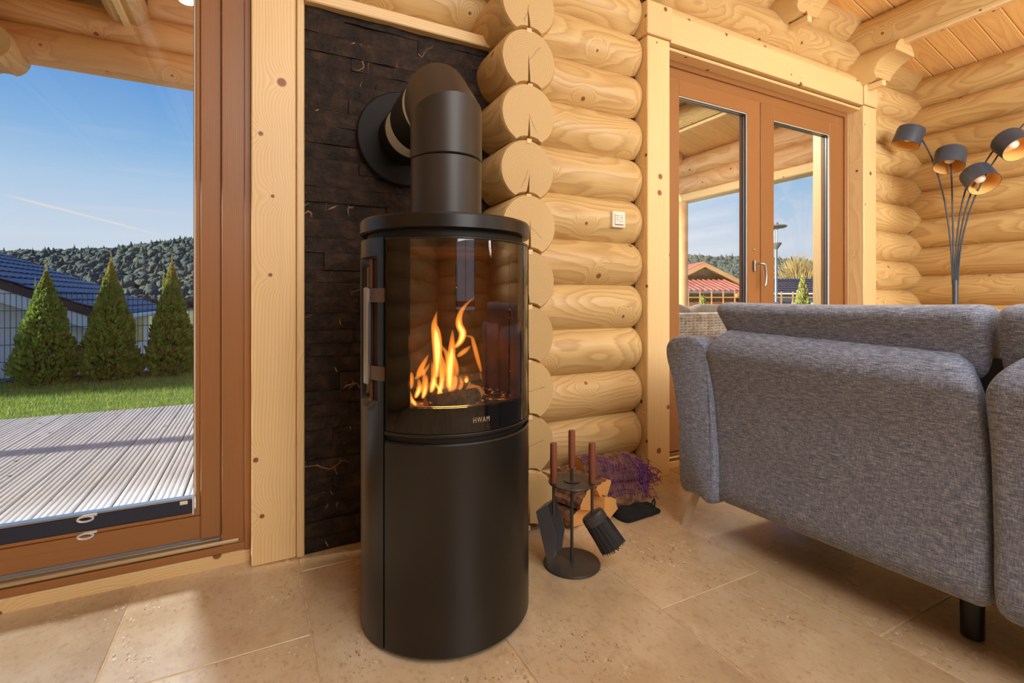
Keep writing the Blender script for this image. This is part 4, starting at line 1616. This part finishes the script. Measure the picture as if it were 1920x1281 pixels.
M['rattan'] = plain('grey_rattan', S(200, 196, 196), .45, c2=S(150, 148, 154), cs=8, nscale=120, bump=.2)
M['cushion'] = plain('charcoal_cushion', S(124, 120, 122), .9, c2=S(108, 104, 106), cs=30)
M['timber'] = plain('pale_timber', S(196, 150, 100), .7)


def hill_mat():
    t = NT('hazy_hill_foliage')
    o = t.obj()
    n = t.noise(o, .05, 3, .6)
    n2 = t.noise(o, .35, 4, .7)
    n3 = t.noise(o, 2.2, 3, .7)
    f = t.m('ADD', t.m('MULTIPLY', n, .45), t.m('MULTIPLY', n2, .55))
    col = t.ramp(f, [(.30, S(74, 96, 100)), (.45, S(88, 108, 106)), (.58, S(106, 120, 108)), (.72, S(126, 130, 114))])  # distance haze mixed into the colours as blue grey
    col = t.mix(t.ss(n3, .4, .65, 0, .4), col, S(82, 98, 100))
    nb = t.bump(t.noise(o, 1.3, 4, .7), 1.0, 1.1)
    return t.out(t.bsdf(col, .95, spec=.05, normal=nb))


M['hill'] = hill_mat()

# ---- ground
g = struct('terrace_deck', 'weathered grooved terrace boards outside the glass doors')
bw = .1455
nr = 5
prof = []
for i in range(nr):
    a = -bw / 2 + .003 + (bw - .006) * i / nr
    w = (bw - .006) / nr
    prof += [(a + w * .04, -.0055), (a + w * .20, -.0008), (a + w * .32, 0), (a + w * .72, 0), (a + w * .84, -.0008), (a + w * .96, -.0055)]
prof += [(bw / 2 - .003, -.022), (-bw / 2 + .003, -.022)]
Ld = 3.62 - .40
mb = MB()
mb.loft([[(x, p, q) for p, q in prof] for x in (-Ld / 2, Ld / 2)])
dk = None
x = -4.2
while x < 6.6:
    if dk is None:
        o = mb.build('deck_board', M['deck'], g, (x, .40 + Ld / 2, -.050), (0, 0, PI / 2))
        dk = o.data
    else:
        o = place('deck_board', dk, g, (x, .40 + Ld / 2, -.050), (0, 0, PI / 2))
    o.location.z += random.uniform(-.0015, .0015)
    x += bw
MB().box((-4.3, .20, -.20), (6.7, 3.60, -.085)).build('deck_joists', M['dark_seal'], g)
MB().box((-4.3, .185, -.20), (6.7, .395, -.055), .004).build('deck_edge_board', M['deck'], g)

lawn = struct('lawn', 'green lawn between terrace and fence')
mb = MB()
nx_, ny_ = 60, 20
vs = []
for j in range(ny_ + 1):
    for i in range(nx_ + 1):
        x, y = -14 + 32 * i / nx_, 3.55 + (9.5 - 3.55) * j / ny_
        vs.append((x, y, -.075 + .06 * max(0, min(1, (y - 3.8) / 1.8)) + .012 * mnoise.noise((x * .9, y * .9, 0)) - .9 * max(0, min(1, (y - 6.4) / 2.4)) ** 1.2 * (1 if x < 4 else .6)))
mb.add(vs, [(j * (nx_ + 1) + i, j * (nx_ + 1) + i + 1, (j + 1) * (nx_ + 1) + i + 1, (j + 1) * (nx_ + 1) + i) for j in range(ny_) for i in range(nx_)])
mb.build('turf', M['turf'], lawn, smooth=60)
# grass blades, uncountable
rg_ = random.Random(2)
mb = MB()
vv, ff = [], []
for i in range(30000):
    x = rg_.uniform(-4.0, .6)
    y = 3.6 + 2.1 * rg_.random()
    zb = -.075 + .06 * max(0, min(1, (y - 3.8) / 1.8)) - .004
    a = rg_.uniform(0, 2 * PI)
    h = rg_.uniform(.025, .055)
    w = .0035
    dx, dy = math.cos(a) * w, math.sin(a) * w
    lx, ly = rg_.uniform(-.02, .02), rg_.uniform(-.02, .02)
    o_ = len(vv)
    vv += [(x - dx, y - dy, zb), (x + dx, y + dy, zb), (x + lx, y + ly, zb + h)]
    ff.append((o_, o_ + 1, o_ + 2))
me = bpy.data.meshes.new('grass')
me.from_pydata(vv, [], ff)
me.materials.append(M['grass'])
gr = place('grass', me)
tag(gr, 'short green grass blades of the lawn beyond the terrace', 'grass', kind='stuff')

field = struct('field', 'low ground beyond the fence')
MB().box((-120, 8.8, -1.4), (160, 130, -.95)).build('meadow', M['field'], field)
MB().box((6.6, -60, -1.4), (160, 9, -.6)).build('meadow', M['field'], field)
MB().box((-120, -60, -1.4), (-4.2, 9, -.22)).build('meadow', M['turf'], field)

# ---- hills
hill = struct('hills', 'wooded hills on the horizon')
KEY = [(-60, 15), (-25, 15), (-19, 15.5), (-12, 19), (-6.7, 24), (0, 25), (15, 24), (30, 22), (40, 20.5), (47, 19.8), (54, 18.5), (59, 15), (70, 13), (100, 12)]


def ridge(azd):
    for (a0, h0), (a1, h1) in zip(KEY, KEY[1:]):
        if a0 <= azd <= a1:
            return h0 + (h1 - h0) * (azd - a0) / (a1 - a0)
    return 12


def hill_h(azd, r):
    u = max(0, min(1, (r - 90) / 170))
    u = u * u * (3 - 2 * u)
    a = R(azd)
    n_ = mnoise.noise((r * math.sin(a) * .012, r * math.cos(a) * .012, 0))
    return -1.2 + (ridge(azd) + 1.0) * u * (1 + .12 * n_)


mb = MB()
na, nr_ = 70, 16
vs = []
for j in range(nr_ + 1):
    r = 90 + 260 * j / nr_
    for i in range(na + 1):
        az = -60 + 150 * i / na
        vs.append((r * math.sin(R(az)), -1.967 + r * math.cos(R(az)), hill_h(az, min(r, 262)) - max(0, r - 262) * .1))
mb.add(vs, [(j * (na + 1) + i, j * (na + 1) + i + 1, (j + 1) * (na + 1) + i + 1, (j + 1) * (na + 1) + i) for j in range(nr_) for i in range(na)])
mb.build('hill_ground', M['hill'], hill, smooth=60)

# tree crowns of the forest, far more than could be counted
bm = bmesh.new()
bmesh.ops.create_icosphere(bm, subdivisions=2, radius=1)
ico = [v.co.copy() for v in bm.verts]
bm.verts.index_update()
icf = [[v.index for v in f.verts] for f in bm.faces]
bm.free()
rt_ = random.Random(4)
vv, ff = [], []
shapes = []
for s in range(8):
    sh = []
    for p in ico:
        q = 1 + .42 * mnoise.noise((p.x * 1.6 + s * 9, p.y * 1.6, p.z * 1.6)) + .30 * mnoise.noise((p.x * 4 + s * 5, p.y * 4, p.z * 4))
        sh.append(p * q)
    shapes.append(sh)
cnt = 0
for i in range(12500):
    qa = rt_.random()
    az = rt_.uniform(-38, 3) if qa < .44 else (rt_.uniform(3, 38) if qa < .64 else rt_.uniform(38, 74))
    r = 105 + 165 * rt_.random() ** .8
    cx, cy = r * math.sin(R(az)), -1.967 + r * math.cos(R(az))
    cz = hill_h(az, min(r, 262))
    s = rt_.uniform(.9, 1.8) * (.55 + .45 * r / 260)
    con = rt_.random() < .18
    sx, sz = (s * .62, s * 1.75) if con else (s, s * 1.0)
    o_ = len(vv)
    c_, s_ = math.cos(i), math.sin(i)
    for p in shapes[i % 8]:
        k = 1.0 if not con else max(.15, 1 - max(0, p.z) * .85)
        x_, y_ = (p.x * c_ - p.y * s_) * k, (p.x * s_ + p.y * c_) * k
        vv.append((cx + x_ * sx, cy + y_ * sx, cz + s * .9 + p.z * sz))
    ff += [tuple(q + o_ for q in f) for f in icf]
me = bpy.data.meshes.new('forest')
me.from_pydata(vv, [], ff)
me.materials.append(M['hill'])
me.polygons.foreach_set('use_smooth', [True] * len(me.polygons))
fo = place('forest', me)
tag(fo, 'mixed forest of haze greyed green trees covering the far hills', 'forest', kind='stuff')


# ---- foliage builder
def foliage(rad, h, n, size, seed, lean=.9, droop=0.0, z0=0.0):
    rs_ = random.Random(seed)
    vv, ff = [], []
    for i in range(n):
        u = rs_.random() ** .8
        z = z0 + (h - z0) * u
        a = rs_.uniform(0, 2 * PI)
        q = rad(u) * (rs_.uniform(.62, 1.05) + .30 * mnoise.noise((math.cos(a) * 2.2, math.sin(a) * 2.2, z * 6 + seed)))
        p = Vector((q * math.cos(a), q * math.sin(a), z))
        out = Vector((math.cos(a), math.sin(a), lean + rs_.uniform(-.4, .5) + u * 1.4)).normalized()
        s = size * rs_.uniform(.6, 1.25) * (1 - .5 * u)
        side = out.cross(Vector((rs_.uniform(-1, 1), rs_.uniform(-1, 1), rs_.uniform(-1, 1)))).normalized()
        o_ = len(vv)
        vv += [p - side * s * .28, p + side * s * .28, p + side * s * .36 + out * s * .6, p + out * s * 1.1, p - side * s * .36 + out * s * .6]
        ff.append((o_, o_ + 1, o_ + 2, o_ + 3, o_ + 4))
    return vv, ff


def arborvitae(label, x, y, z, h, w, seed, spikes):
    t = thing('arborvitae', label, 'conifer', (x, y, z), 0, None)
    prof = lambda u: max(.008, 1.08 * w * (1 - u ** 1.15) ** .95 * min(1.0, .62 + 3.2 * u))
    vv, ff = foliage(prof, h * .93, 9000, .052, seed, z0=.02)
    rs_ = random.Random(seed + 50)
    # brown spiky tips
    for k in range(spikes):
        bx, by = (0, 0) if k == 0 else (rs_.uniform(-.10, .10), rs_.uniform(-.06, .06))
        tz = h * (1.05 if k == 0 else rs_.uniform(.84, .92))
        for q in range(48):
            zz = tz - .26 * (1 - q / 48) + rs_.uniform(-.01, .01)
            a = rs_.uniform(0, 2 * PI)
            o_ = len(vv)
            l_ = .062 * (1.1 - q / 48)
            dx, dy = math.cos(a) * l_ * .5, math.sin(a) * l_ * .5
            vv += [(bx - dy * .34, by + dx * .34, zz), (bx + dy * .34, by - dx * .34, zz), (bx + dx * .8, by + dy * .8, zz + l_)]
            ff.append((o_, o_ + 1, o_ + 2))
    me = bpy.data.meshes.new('foliage')
    me.from_pydata(vv, [], ff)
    me.materials.append(M['thuja'])
    f = place('foliage', me, t)
    f['kind'] = 'stuff'
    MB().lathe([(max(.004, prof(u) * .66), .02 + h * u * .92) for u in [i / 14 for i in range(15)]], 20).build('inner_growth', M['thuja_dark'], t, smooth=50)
    MB().tube([(0, 0, -.03), (.003, 0, .10)], .018, 8).build('trunk', M['bark'], t)
    return t


arborvitae('leftmost of three conical evergreens along the wire fence, wide at the base', -2.15, 5.42, -.025, 1.37, .30, 1, 2)
arborvitae('middle of three conical evergreens along the wire fence', -1.575, 5.46, -.018, 1.50, .28, 2, 2)
arborvitae('conical evergreen nearest the glass door frame, with a forked spiky tip', -.975, 5.50, -.012, 1.50, .26, 3, 3)

# ---- rocks along the bed
rk = random.Random(8)
protos = []
for s in range(4):
    mb = MB()
    pts = []
    for p in ico:
        q = 1 + .35 * mnoise.noise((p.x * 1.3 + s * 7, p.y * 1.3, p.z * 1.3))
        pts.append((p.x * q * .11, p.y * q * .08, max(-.02, p.z * q * .055)))
    mb.add(pts, icf)
    protos.append(mb.build('rock', M['rock'], None, (0, 0, 0), smooth=40))
first_used = [False] * 4
ROCKS = [(-2.78, 'grey rock at the left edge of the view, left of the evergreens'), (-2.55, 'grey rock just left of the foot of the leftmost evergreen'),
         (-1.94, 'left one of three grey rocks between the leftmost and middle evergreens'), (-1.83, 'middle one of three grey rocks between the leftmost and middle evergreens'),
         (-1.73, 'right one of three grey rocks between the leftmost and middle evergreens'), (-1.36, 'left one of three grey rocks right of the middle evergreen'),
         (-1.24, 'middle one of three grey rocks right of the middle evergreen'), (-1.14, 'right one of three grey rocks right of the middle evergreen')]
for i, (x, lb) in enumerate(ROCKS):
    k = i % 4
    if not first_used[k]:
        o = protos[k]
        first_used[k] = True
    else:
        o = protos[k].copy()
        COL.objects.link(o)
    o.location = (x, 5.66 + rk.uniform(-.03, .03), 0.006)
    o.rotation_euler = (0, 0, rk.uniform(-.4, .4))
    sc_ = rk.uniform(.55, .8)
    o.scale = (sc_, sc_, sc_)
    tag(o, lb, 'rock', 'rocks along the fence bed')


# ---- wire mesh fence
def wire_fence():
    t = thing('wire_fence', 'dark wire mesh panel fence behind the evergreens', 'fence', (0, 5.80, 0))
    for px_ in (-5.2, -2.7, -.2, 2.3):
        MB().box((px_ - .02, .012, -.3), (px_ + .02, .052, 1.06), .003).build('post', M['mesh_wire'], t)
    for px_ in (-5.2, -2.7, -.2):
        mb = MB()
        for i in range(50):
            x_ = px_ + .025 + .05 * i
            mb.box((x_ - .0026, -.0026, .005), (x_ + .0026, .0026, 1.035))
        for z in (.02, .22, .42, .62, .82, 1.02):
            for yq in (-.007, .007):
                mb.box((px_, yq - .0035, z - .0035), (px_ + 2.5, yq + .0035, z + .0035))
        p = mb.build('mesh_panel', M['mesh_wire'], t)
        p['kind'] = 'stuff'


wire_fence()


# ---- neighbour house on the left
def house_left():
    t = thing('neighbour_house', 'white boarded house with blue grey tiled roof behind the fence', 'house', (-6.4, 10.5, -.95))
    def P(x, y, z):
        return (x + 6.4, y - 10.5, z + .95)
    mb = MB()
    yf, yr = 8.35, 13.0
    xr, xl, xm = -2.42, -10.4, -6.4
    ze = .70
    zm = ze + .41 * (xr - xm)
    ring = [(xl, ze), (xm, zm), (xr, ze), (xr, -1), (xl, -1)]
    mb.loft([[P(x, yf, z) for x, z in ring], [P(x, yr, z) for x, z in ring]])
    mb.build('wall', M['white_wall'], t)
    # vertical board joints on the gable
    mbj = MB()
    x = xr - .16
    while x > -5.2:
        zt = ze + .41 * (xr - x) if x > xm else 2
        mbj.box(P(x - .006, yf - .012, -1), P(x + .006, yf, zt - .05))
        x -= .17
    mbj.build('cover_strip', M['white_wall'], t)['kind'] = 'stuff'
    # roof: near slope built of tile courses
    th = math.atan(.41)
    ys0, ys1 = 8.0, 13.3
    run = 4.35
    ncs = 15
    cl = run / math.cos(th) / ncs
    for sgn, xa in ((1, xm), (-1, xm)):
        crs = None
        for k in range(ncs):
            s0 = k * cl
            cx = xa + sgn * (s0 + cl / 2) * math.cos(th)
            cz = zm + .16 - (s0 + cl / 2) * math.sin(th)
            if crs is None:
                mbt = MB()
                n = 22
                w = (ys1 - ys0) / n
                for i in range(n):
                    y0_ = -(ys1 - ys0) / 2 + i * w
                    mbt.loft([[(-cl * .58, y0_ + w * q, -.012 + .020 * math.sin(PI * q)) for q in (0, .2, .4, .6, .8, .98)],
                              [(cl * .58, y0_ + w * q, .012 + .020 * math.sin(PI * q)) for q in (0, .2, .4, .6, .8, .98)]], 0, False, False, False)
                o = mbt.build('tile_course', M['blue_tile'], t, P(cx, (ys0 + ys1) / 2, cz), (0, sgn * th, 0 if sgn > 0 else 0), smooth=40)
                crs = o.data
            else:
                place('tile_course', crs, t, P(cx, (ys0 + ys1) / 2, cz), (0, sgn * th, 0))
        # dark verge and white barge board on the gable edge
        xe = xa + sgn * run
        ze_ = zm + .16 - run * .41
        for nm, m_, d0, d1, ya, yb in (('verge_edge', M['dark_edge'], -.035, -.16, ys0 - .02, ys0 + .03), ('barge_board', M['white_wall'], -.16, -.36, ys0 + .0, ys0 + .04), ('soffit', M['white_wall'], -.20, -.24, ys0 + .04, yf)):
            mbv = MB()
            mbv.loft([[P(xx, yy_, zz_ + dd) for yy_, dd in ((ya, d0), (yb, d0), (yb, d1), (ya, d1))] for xx, zz_ in ((xa, zm + .16), (xe, ze_))])
            mbv.build(nm, m_, t)
        MB().loft([[P(xx, yy_, zz_ - .03) for yy_ in (ys0, ys1)] + [P(xx, yy_, zz_ - .07) for yy_ in (ys1, ys0)] for xx, zz_ in ((xa, zm + .16), (xe, ze_))]).build('roof_deck', M['dark_edge'], t)
        MB().tube([P(xe + sgn * .04, ys0, ze_ - .05), P(xe + sgn * .04, ys1, ze_ - .05)], .05, 10).build('gutter', M['white_wall'], t, smooth=40)
    # corner post, side window and the porch at the far corner
    MB().box(P(xr - .02, yf - .03, -1), P(xr + .04, yf + .06, ze)).build('corner_post', M['white_wall'], t)
    for y0_ in (9.4, 11.2):
        w = MB().box(P(xr - .01, y0_, -.1), P(xr + .03, y0_ + 1.0, .6)).build('window', M['white_wall'], t)
        MB().box(P(xr + .02, y0_ + .08, -.02), P(xr + .036, y0_ + .92, .52)).build('pane', M['window_dark'], w)
    MB().box(P(-5.2, yf - .03, -.2), P(-4.2, yf + .02, .9)).build('window', M['window_dark'], t)


house_left()

# unseen hedge, added to shade the far half of the lawn
hd = thing('shade_hedge', 'unseen green hedge added on the left to shade the far lawn', 'hedge', (-8.2, 7.55, -.22))
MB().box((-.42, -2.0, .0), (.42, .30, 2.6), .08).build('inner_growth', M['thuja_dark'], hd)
rs_ = random.Random(77)
vv, ff = [], []
for i in range(7000):
    fx = rs_.choice((-1, 1, 0))
    p = Vector((.44 * fx if fx else rs_.uniform(-.44, .44), rs_.uniform(-2.05, .35), rs_.uniform(0, 2.65) if fx else 2.62))
    d = Vector((rs_.uniform(-1, 1), rs_.uniform(-1, 1), rs_.uniform(-.3, 1))).normalized()
    sd = d.orthogonal().normalized() * .03
    o_ = len(vv)
    vv += [p - sd, p + sd, p + d * .10]
    ff.append((o_, o_ + 1, o_ + 2))
me = bpy.data.meshes.new('foliage')
me.from_pydata(vv, [], ff)
me.materials.append(M['thuja'])
tag(place('foliage', me, hd), kind='stuff')

UV = Vector((.8885, -.459, 0))
VV = Vector((.459, .8885, 0))
AU = math.atan2(UV.y, UV.x)


# ---- red roofed house on the right
def house_red():
    t = thing('log_house', 'brown log house with red tiled gable roof beyond the double door', 'house', (19.30, 15.08, -1.0), AU)
    # local: x along the gable to the right, y away; apex at x=0, z=3.83 above base
    za = 3.62
    s1 = .50
    mb = MB()
    ring = [(-2.9, za - 2.9 * s1), (0, za), (1.75, za - 1.75 * s1), (1.75, 0), (-2.9, 0)]
    mb.loft([[(x, .35, z) for x, z in ring], [(x, 6.5, z) for x, z in ring]])
    mb.build('wall', M['brown_wall'], t)
    for sgn, run in ((1, 1.95), (-1, 3.3)):
        th = math.atan(s1)
        n = 9 if sgn > 0 else 14
        cl = run / math.cos(th) / n
        d = None
        for k in range(n):
            q = (k + .5) * cl
            loc = (sgn * q * math.cos(th), 3.2, za + .14 - q * math.sin(th))
            if d is None:
                m2 = MB()
                for i in range(26):
                    w = 7.0 / 26
                    y0_ = -3.5 + i * w
                    m2.loft([[(-cl * .56, y0_ + w * u, -.015 + .04 * math.sin(PI * u)) for u in (0, .25, .5, .75, .98)], [(cl * .56, y0_ + w * u, .02 + .04 * math.sin(PI * u)) for u in (0, .25, .5, .75, .98)]], 0, False, False, False)
                o = m2.build('tile_course', M['red_tile'], t, loc, (0, sgn * th, 0), smooth=40)
                d = o.data
            else:
                place('tile_course', d, t, loc, (0, sgn * th, 0))
        MB().loft([[(sgn * q, y, za + .13 - q * s1 - dd) for y, dd in ((-.36, 0), (-.28, 0), (-.28, .22), (-.36, .22))] for q in (0, run)]).build('barge_board', M['timber'], t)
        MB().loft([[(sgn * q, y, za + .09 - q * s1) for y in (-.3, 6.6)] + [(sgn * q, y, za + .02 - q * s1) for y in (6.6, -.3)] for q in (0, run)]).build('roof_deck', M['timber'], t)
    for z in (2.3,):
        MB().box((-1.0, .0, z - .07), (1.6, .4, z + .07)).build('tie_beam', M['timber'], t)
    MB().box((-.7, .30, 1.5), (.1, .36, 2.2)).build('window', M['window_dark'], t)
    # lower lean-to roof in front, its right verge rising
    mb = MB()
    mb.loft([[(x, y, z) for y, z in ((-2.6, 2.26), (-.2, 2.82), (-.2, 2.90), (-2.6, 2.34))] for x in (-3.4, 1.05)])
    mb.build('lean_to_roof', M['red_tile'], t)
    mt = MB()
    for i in range(18):
        x_ = -3.3 + i * .25
        mt.tube([(x_, -2.62, 2.35), (x_, -.2, 2.91)], .045, 6)
    mt.build('tile_rib', M['red_tile'], t)['kind'] = 'stuff'
    MB().tube([(-3.4, -2.66, 2.26), (.4, -2.66, 2.26)], .05, 8).build('gutter', M['lamp_grey'], t)
    mb = MB()
    mb.loft([[(x, y, z) for x, z in ((.35, 2.20), (1.9, 2.83), (1.9, 2.70), (.35, 2.06))] for y in (-2.9, -2.8)])
    mb.build('barge_board', M['timber'], t)
    MB().box((-3.2, -2.3, 0), (1.7, -2.1, 2.2)).build('porch_wall', M['brown_wall'], t)
    for x_ in (.75, 1.6):
        MB().box((x_ - .06, -2.75, 0), (x_ + .06, -2.63, 2.4)).build('porch_post', M['timber'], t)
    MB().box((1.15, -2.33, 1.2), (1.5, -2.29, 2.0)).build('window', M['window_dark'], t)


house_red()


def house_blue():
    t = thing('distant_house', 'low house with a blue grey roof seen through the right door leaf', 'house', (29.6, 16.6, -1.0), AU)
    MB().box((-3.0, 0, 0), (4.2, 5, 2.3)).build('wall', M['white_wall'], t)
    n = 8
    d = None
    for k in range(n):
        y = -.4 + k * .36
        z = 2.32 + k * .125
        loc = (.6, y + .18, z + .05)
        if d is None:
            m2 = MB()
            for i in range(30):
                w = 8.4 / 30
                x0_ = -4.2 + i * w
                m2.loft([[(x0_ + w * u, yy_, (.03 if yy_ < 0 else -.03) + .03 * math.sin(PI * u) + (0 if yy_ < 0 else .0625 * 2)) for u in (0, .3, .6, .97)] for yy_ in (-.2, .2)], 0, False, False, False)
            o = m2.build('tile_course', M['blue_tile'], t, loc, smooth=40)
            d = o.data
        else:
            place('tile_course', d, t, loc)
    MB().loft([[(x, y, z) for y, z in ((-.45, 2.28), (2.5, 3.3), (5.4, 2.28), (5.4, 2.2), (-.45, 2.2))] for x in (-3.5, 4.8)]).build('roof_deck', M['dark_edge'], t)
    MB().tube([(-3.5, -.48, 2.3), (4.8, -.48, 2.3)], .06, 8).build('gutter', M['white_wall'], t)
    for x_ in (-1.6, 1.2):
        w = MB().box((x_, -.03, .8), (x_ + 1.0, .02, 1.9)).build('window', M['white_wall'], t)
        MB().box((x_ + .07, -.04, .87), (x_ + .93, -.02, 1.83)).build('pane', M['window_dark'], w)


house_blue()


def street_lamp():
    t = thing('street_lamp', 'tall grey street lamp with a flat disc head seen through the door glass', 'street lamp', (15.0, 8.29, -.6))
    MB().lathe([(.075, 0), (.075, .9), (.05, .95), (.042, 3.25)], 16).build('pole', M['lamp_grey'], t, smooth=40)
    MB().lathe([(.0, 3.15), (.05, 3.2), (.16, 3.36), (.165, 3.40), (.05, 3.40)], 24).build('reflector_cone', M['lamp_grey'], t, smooth=40)
    for a in (0, 2.1, 4.2):
        MB().tube([(.06 * math.cos(a), .06 * math.sin(a), 3.4), (.06 * math.cos(a), .06 * math.sin(a), 3.88)], .012, 6).build('strut', M['lamp_grey'], t)
    MB().lathe([(.0, 3.86), (.27, 3.89), (.33, 3.93), (.31, 3.96), (.08, 4.0), (.06, 4.06), (.0, 4.07)], 32).build('disc_head', M['lamp_grey'], t, smooth=40)


street_lamp()


def shrub(label, x, y, z, h, w, seed, stalk):
    t = thing('garden_shrub', label, 'shrub', (x, y, z))
    vv, ff = foliage(lambda u: w * math.sin(PI * min(1, u * .85 + .15)) ** .8 * (1 - u) ** .35 + .01, h, 1500, .085, seed, z0=.05)
    me = bpy.data.meshes.new('foliage')
    me.from_pydata(vv, [], ff)
    me.materials.append(M['shrub'])
    f = place('foliage', me, t)
    f['kind'] = 'stuff'
    MB().tube([(0, 0, -.05), (.01, 0, h * .6), (.02, .01, h * .95 + stalk)], lambda s: .014 * (1 - s * .7), 6).build('stem', M['bark'], t)


shrub('pale green shrub with a tall bare stalk beyond the rattan sofa', 7.25, 4.42, -.2, 1.18, .17, 21, .30)
shrub('slim pointed green shrub seen through the right door leaf', 8.87, 3.58, -.2, 1.55, .17, 22, .02)


def bush_tree(label, x, y, z, r, h, seed):
    t = thing('leafless_tree', label, 'tree', (x, y, z))
    rs_ = random.Random(seed)
    MB().tube([(0, 0, 0), (.1, 0, h * .35), (0, .1, h * .6)], lambda s: .22 * (1 - s * .6), 8).build('trunk', M['bark'], t)
    mb = MB()
    for i in range(700):
        a = rs_.uniform(0, 2 * PI)
        e = rs_.uniform(.05, 1.5)
        d = Vector((math.cos(a) * math.cos(e), math.sin(a) * math.cos(e), math.sin(e)))
        p0 = Vector((0, 0, h * .2)) + d * r * rs_.uniform(.1, .5)
        p1 = Vector((0, 0, h * .25)) + Vector((d.x * r, d.y * r, d.z * h * .75)) * rs_.uniform(.75, 1.05)
        mb.tube([p0, (p0 + p1) / 2 + Vector((rs_.uniform(-.2, .2), rs_.uniform(-.2, .2), .15)), p1], lambda s: .05 * (1 - s * .75), 3, caps=False)
    f = mb.build('twigs', M['twig'], t)
    f['kind'] = 'stuff'


M['twig'] = plain('pale_twigs', S(186, 164, 108), .9, c2=S(150, 132, 86), cs=1)
bush_tree('broad straw coloured bare tree behind the blue grey roof', 58.9, 35.2, -1.0, 4.6, 7.6, 31)


def right_fence():
    t = thing('picket_fence', 'thin pale metal railing in front of the log house', 'fence', (12.3, 7.35, -.5), AU)
    for z in (.60, 1.50):
        MB().box((-2.4, -.012, z), (3.4, .012, z + .03)).build('rail', M['timber'], t)
    x = -2.3
    first_ = None
    while x < 3.3:
        if first_ is None:
            first_ = MB().box((-.016, -.010, 0), (.016, .010, 1.68)).build('picket', M['timber'], t, (x, 0, 0))
        else:
            place('picket', first_.data, t, (x, 0, 0))
        x += .33


right_fence()


# ---- rattan garden sofa behind the double door
def rattan():
    t = thing('rattan_sofa', 'grey woven rattan garden sofa with its back to the double door', 'garden sofa', (3.0, .70, -.048))
    W, H0, H1 = 1.15, .10, .885
    mb = MB()
    pitch = .040
    nst = int((H1 - H0) / .021)
    for s in range(nst):
        z = H0 + .011 + s * .021
        ph = (s % 2) * PI
        n = int(2 * W / (pitch / 2))
        rgs = []
        for i in range(n + 1):
            x = -W + 2 * W * i / n
            y = .006 * math.sin(i * PI / 2 + ph)
            rgs.append([(x, y - .0022, z - .0085), (x, y - .0022, z + .0085), (x, y + .0022, z + .0085), (x, y + .0022, z - .0085)])
        mb.loft(rgs)
    w = mb.build('woven_back', M['rattan'], t)
    w['kind'] = 'stuff'
    mb = MB()
    n = int(2 * W / pitch)
    for i in range(n + 1):
        x = -W + 2 * W * i / n
        mb.box((x - .006, -.003, H0), (x + .006, .003, H1))
    mb.build('stake', M['rattan'], t)['kind'] = 'stuff'
    MB().box((-W, .012, H0), (W, .03, H1 - .02)).build('backing', M['black'], t)
    MB().tube([(-W, .01, H1), (W, .01, H1)], .014, 10).build('top_rail', M['rattan'], t, smooth=40)
    MB().box((-W, .02, .24), (W, .80, .34), .01).build('seat_frame', M['rattan'], t)
    for x in (-W, W - .14):
        MB().box((x, .0, H0), (x + .14, .80, .62), .02).build('arm', M['rattan'], t)
    for x, y in ((-W + .03, .01), (W - .09, .01), (-W + .03, .72), (W - .09, .72)):
        MB().box((x, y, .002), (x + .06, y + .06, .11), .004).build('foot', M['leg_black'], t)
    MB().box((-W, -.006, .085), (W, .02, .115), .003).build('bottom_rail', M['leg_black'], t)
    labels = ['leftmost charcoal cushion on the rattan garden sofa', 'charcoal cushion second from the left on the rattan garden sofa', 'charcoal cushion third from the left on the rattan garden sofa', 'rightmost charcoal cushion on the rattan garden sofa']
    for i, lb in enumerate(labels):
        cx = -.84 + i * .56
        mb = MB()
        rings = []
        n = 26
        for yq, k in ((-.052, .55), (-.045, .88), (-.02, .985), (0, 1), (.02, .985), (.045, .88), (.052, .55)):
            rg = []
            for j in range(n):
                a = 2 * PI * j / n
                ca_, sa_ = math.cos(a), math.sin(a)
                ex = .26
                x = .275 * math.copysign(abs(ca_) ** ex, ca_)
                z = .285 * math.copysign(abs(sa_) ** ex, sa_)
                bow = .022 * math.sin(x * 17 + i) * (1 if z > 0 else .3)
                rg.append((x * (.9 + .1 * k), yq, z * (.86 + .14 * k) + bow))
            rings.append(rg)
        mb.loft(rings)
        o = mb.build('garden_cushion', M['cushion'], None, (3.0 + cx, .70 + .11, .645), (R(-5), 0, 0), smooth=60)
        tag(o, lb, 'cushion', 'cushions on the rattan garden sofa')


rattan()


def pendant():
    t = thing('porch_pendant', 'lit globe pendant lamp under the porch roof at the top of the glass door', 'pendant lamp', (-.392, 1.62, 2.905))
    MB().tube([(0, 0, .02), (0, 0, .50)], .006, 8).build('cord', M['black'], t)
    MB().lathe([(.0, .085), (.03, .083), (.035, .05), (.045, .02), (.0, .018)], 20).build('cap', M['black'], t, smooth=40)
    MB().lathe([(.0, -.14), (.04, -.128), (.07, -.095), (.08, -.06), (.07, -.02), (.045, .015), (.0, .02)], 24).build('globe', emit('lit_globe', (1.0, .93, .78), 6.0), t, smooth=60)


pendant()
bpy.context.view_layer.update()
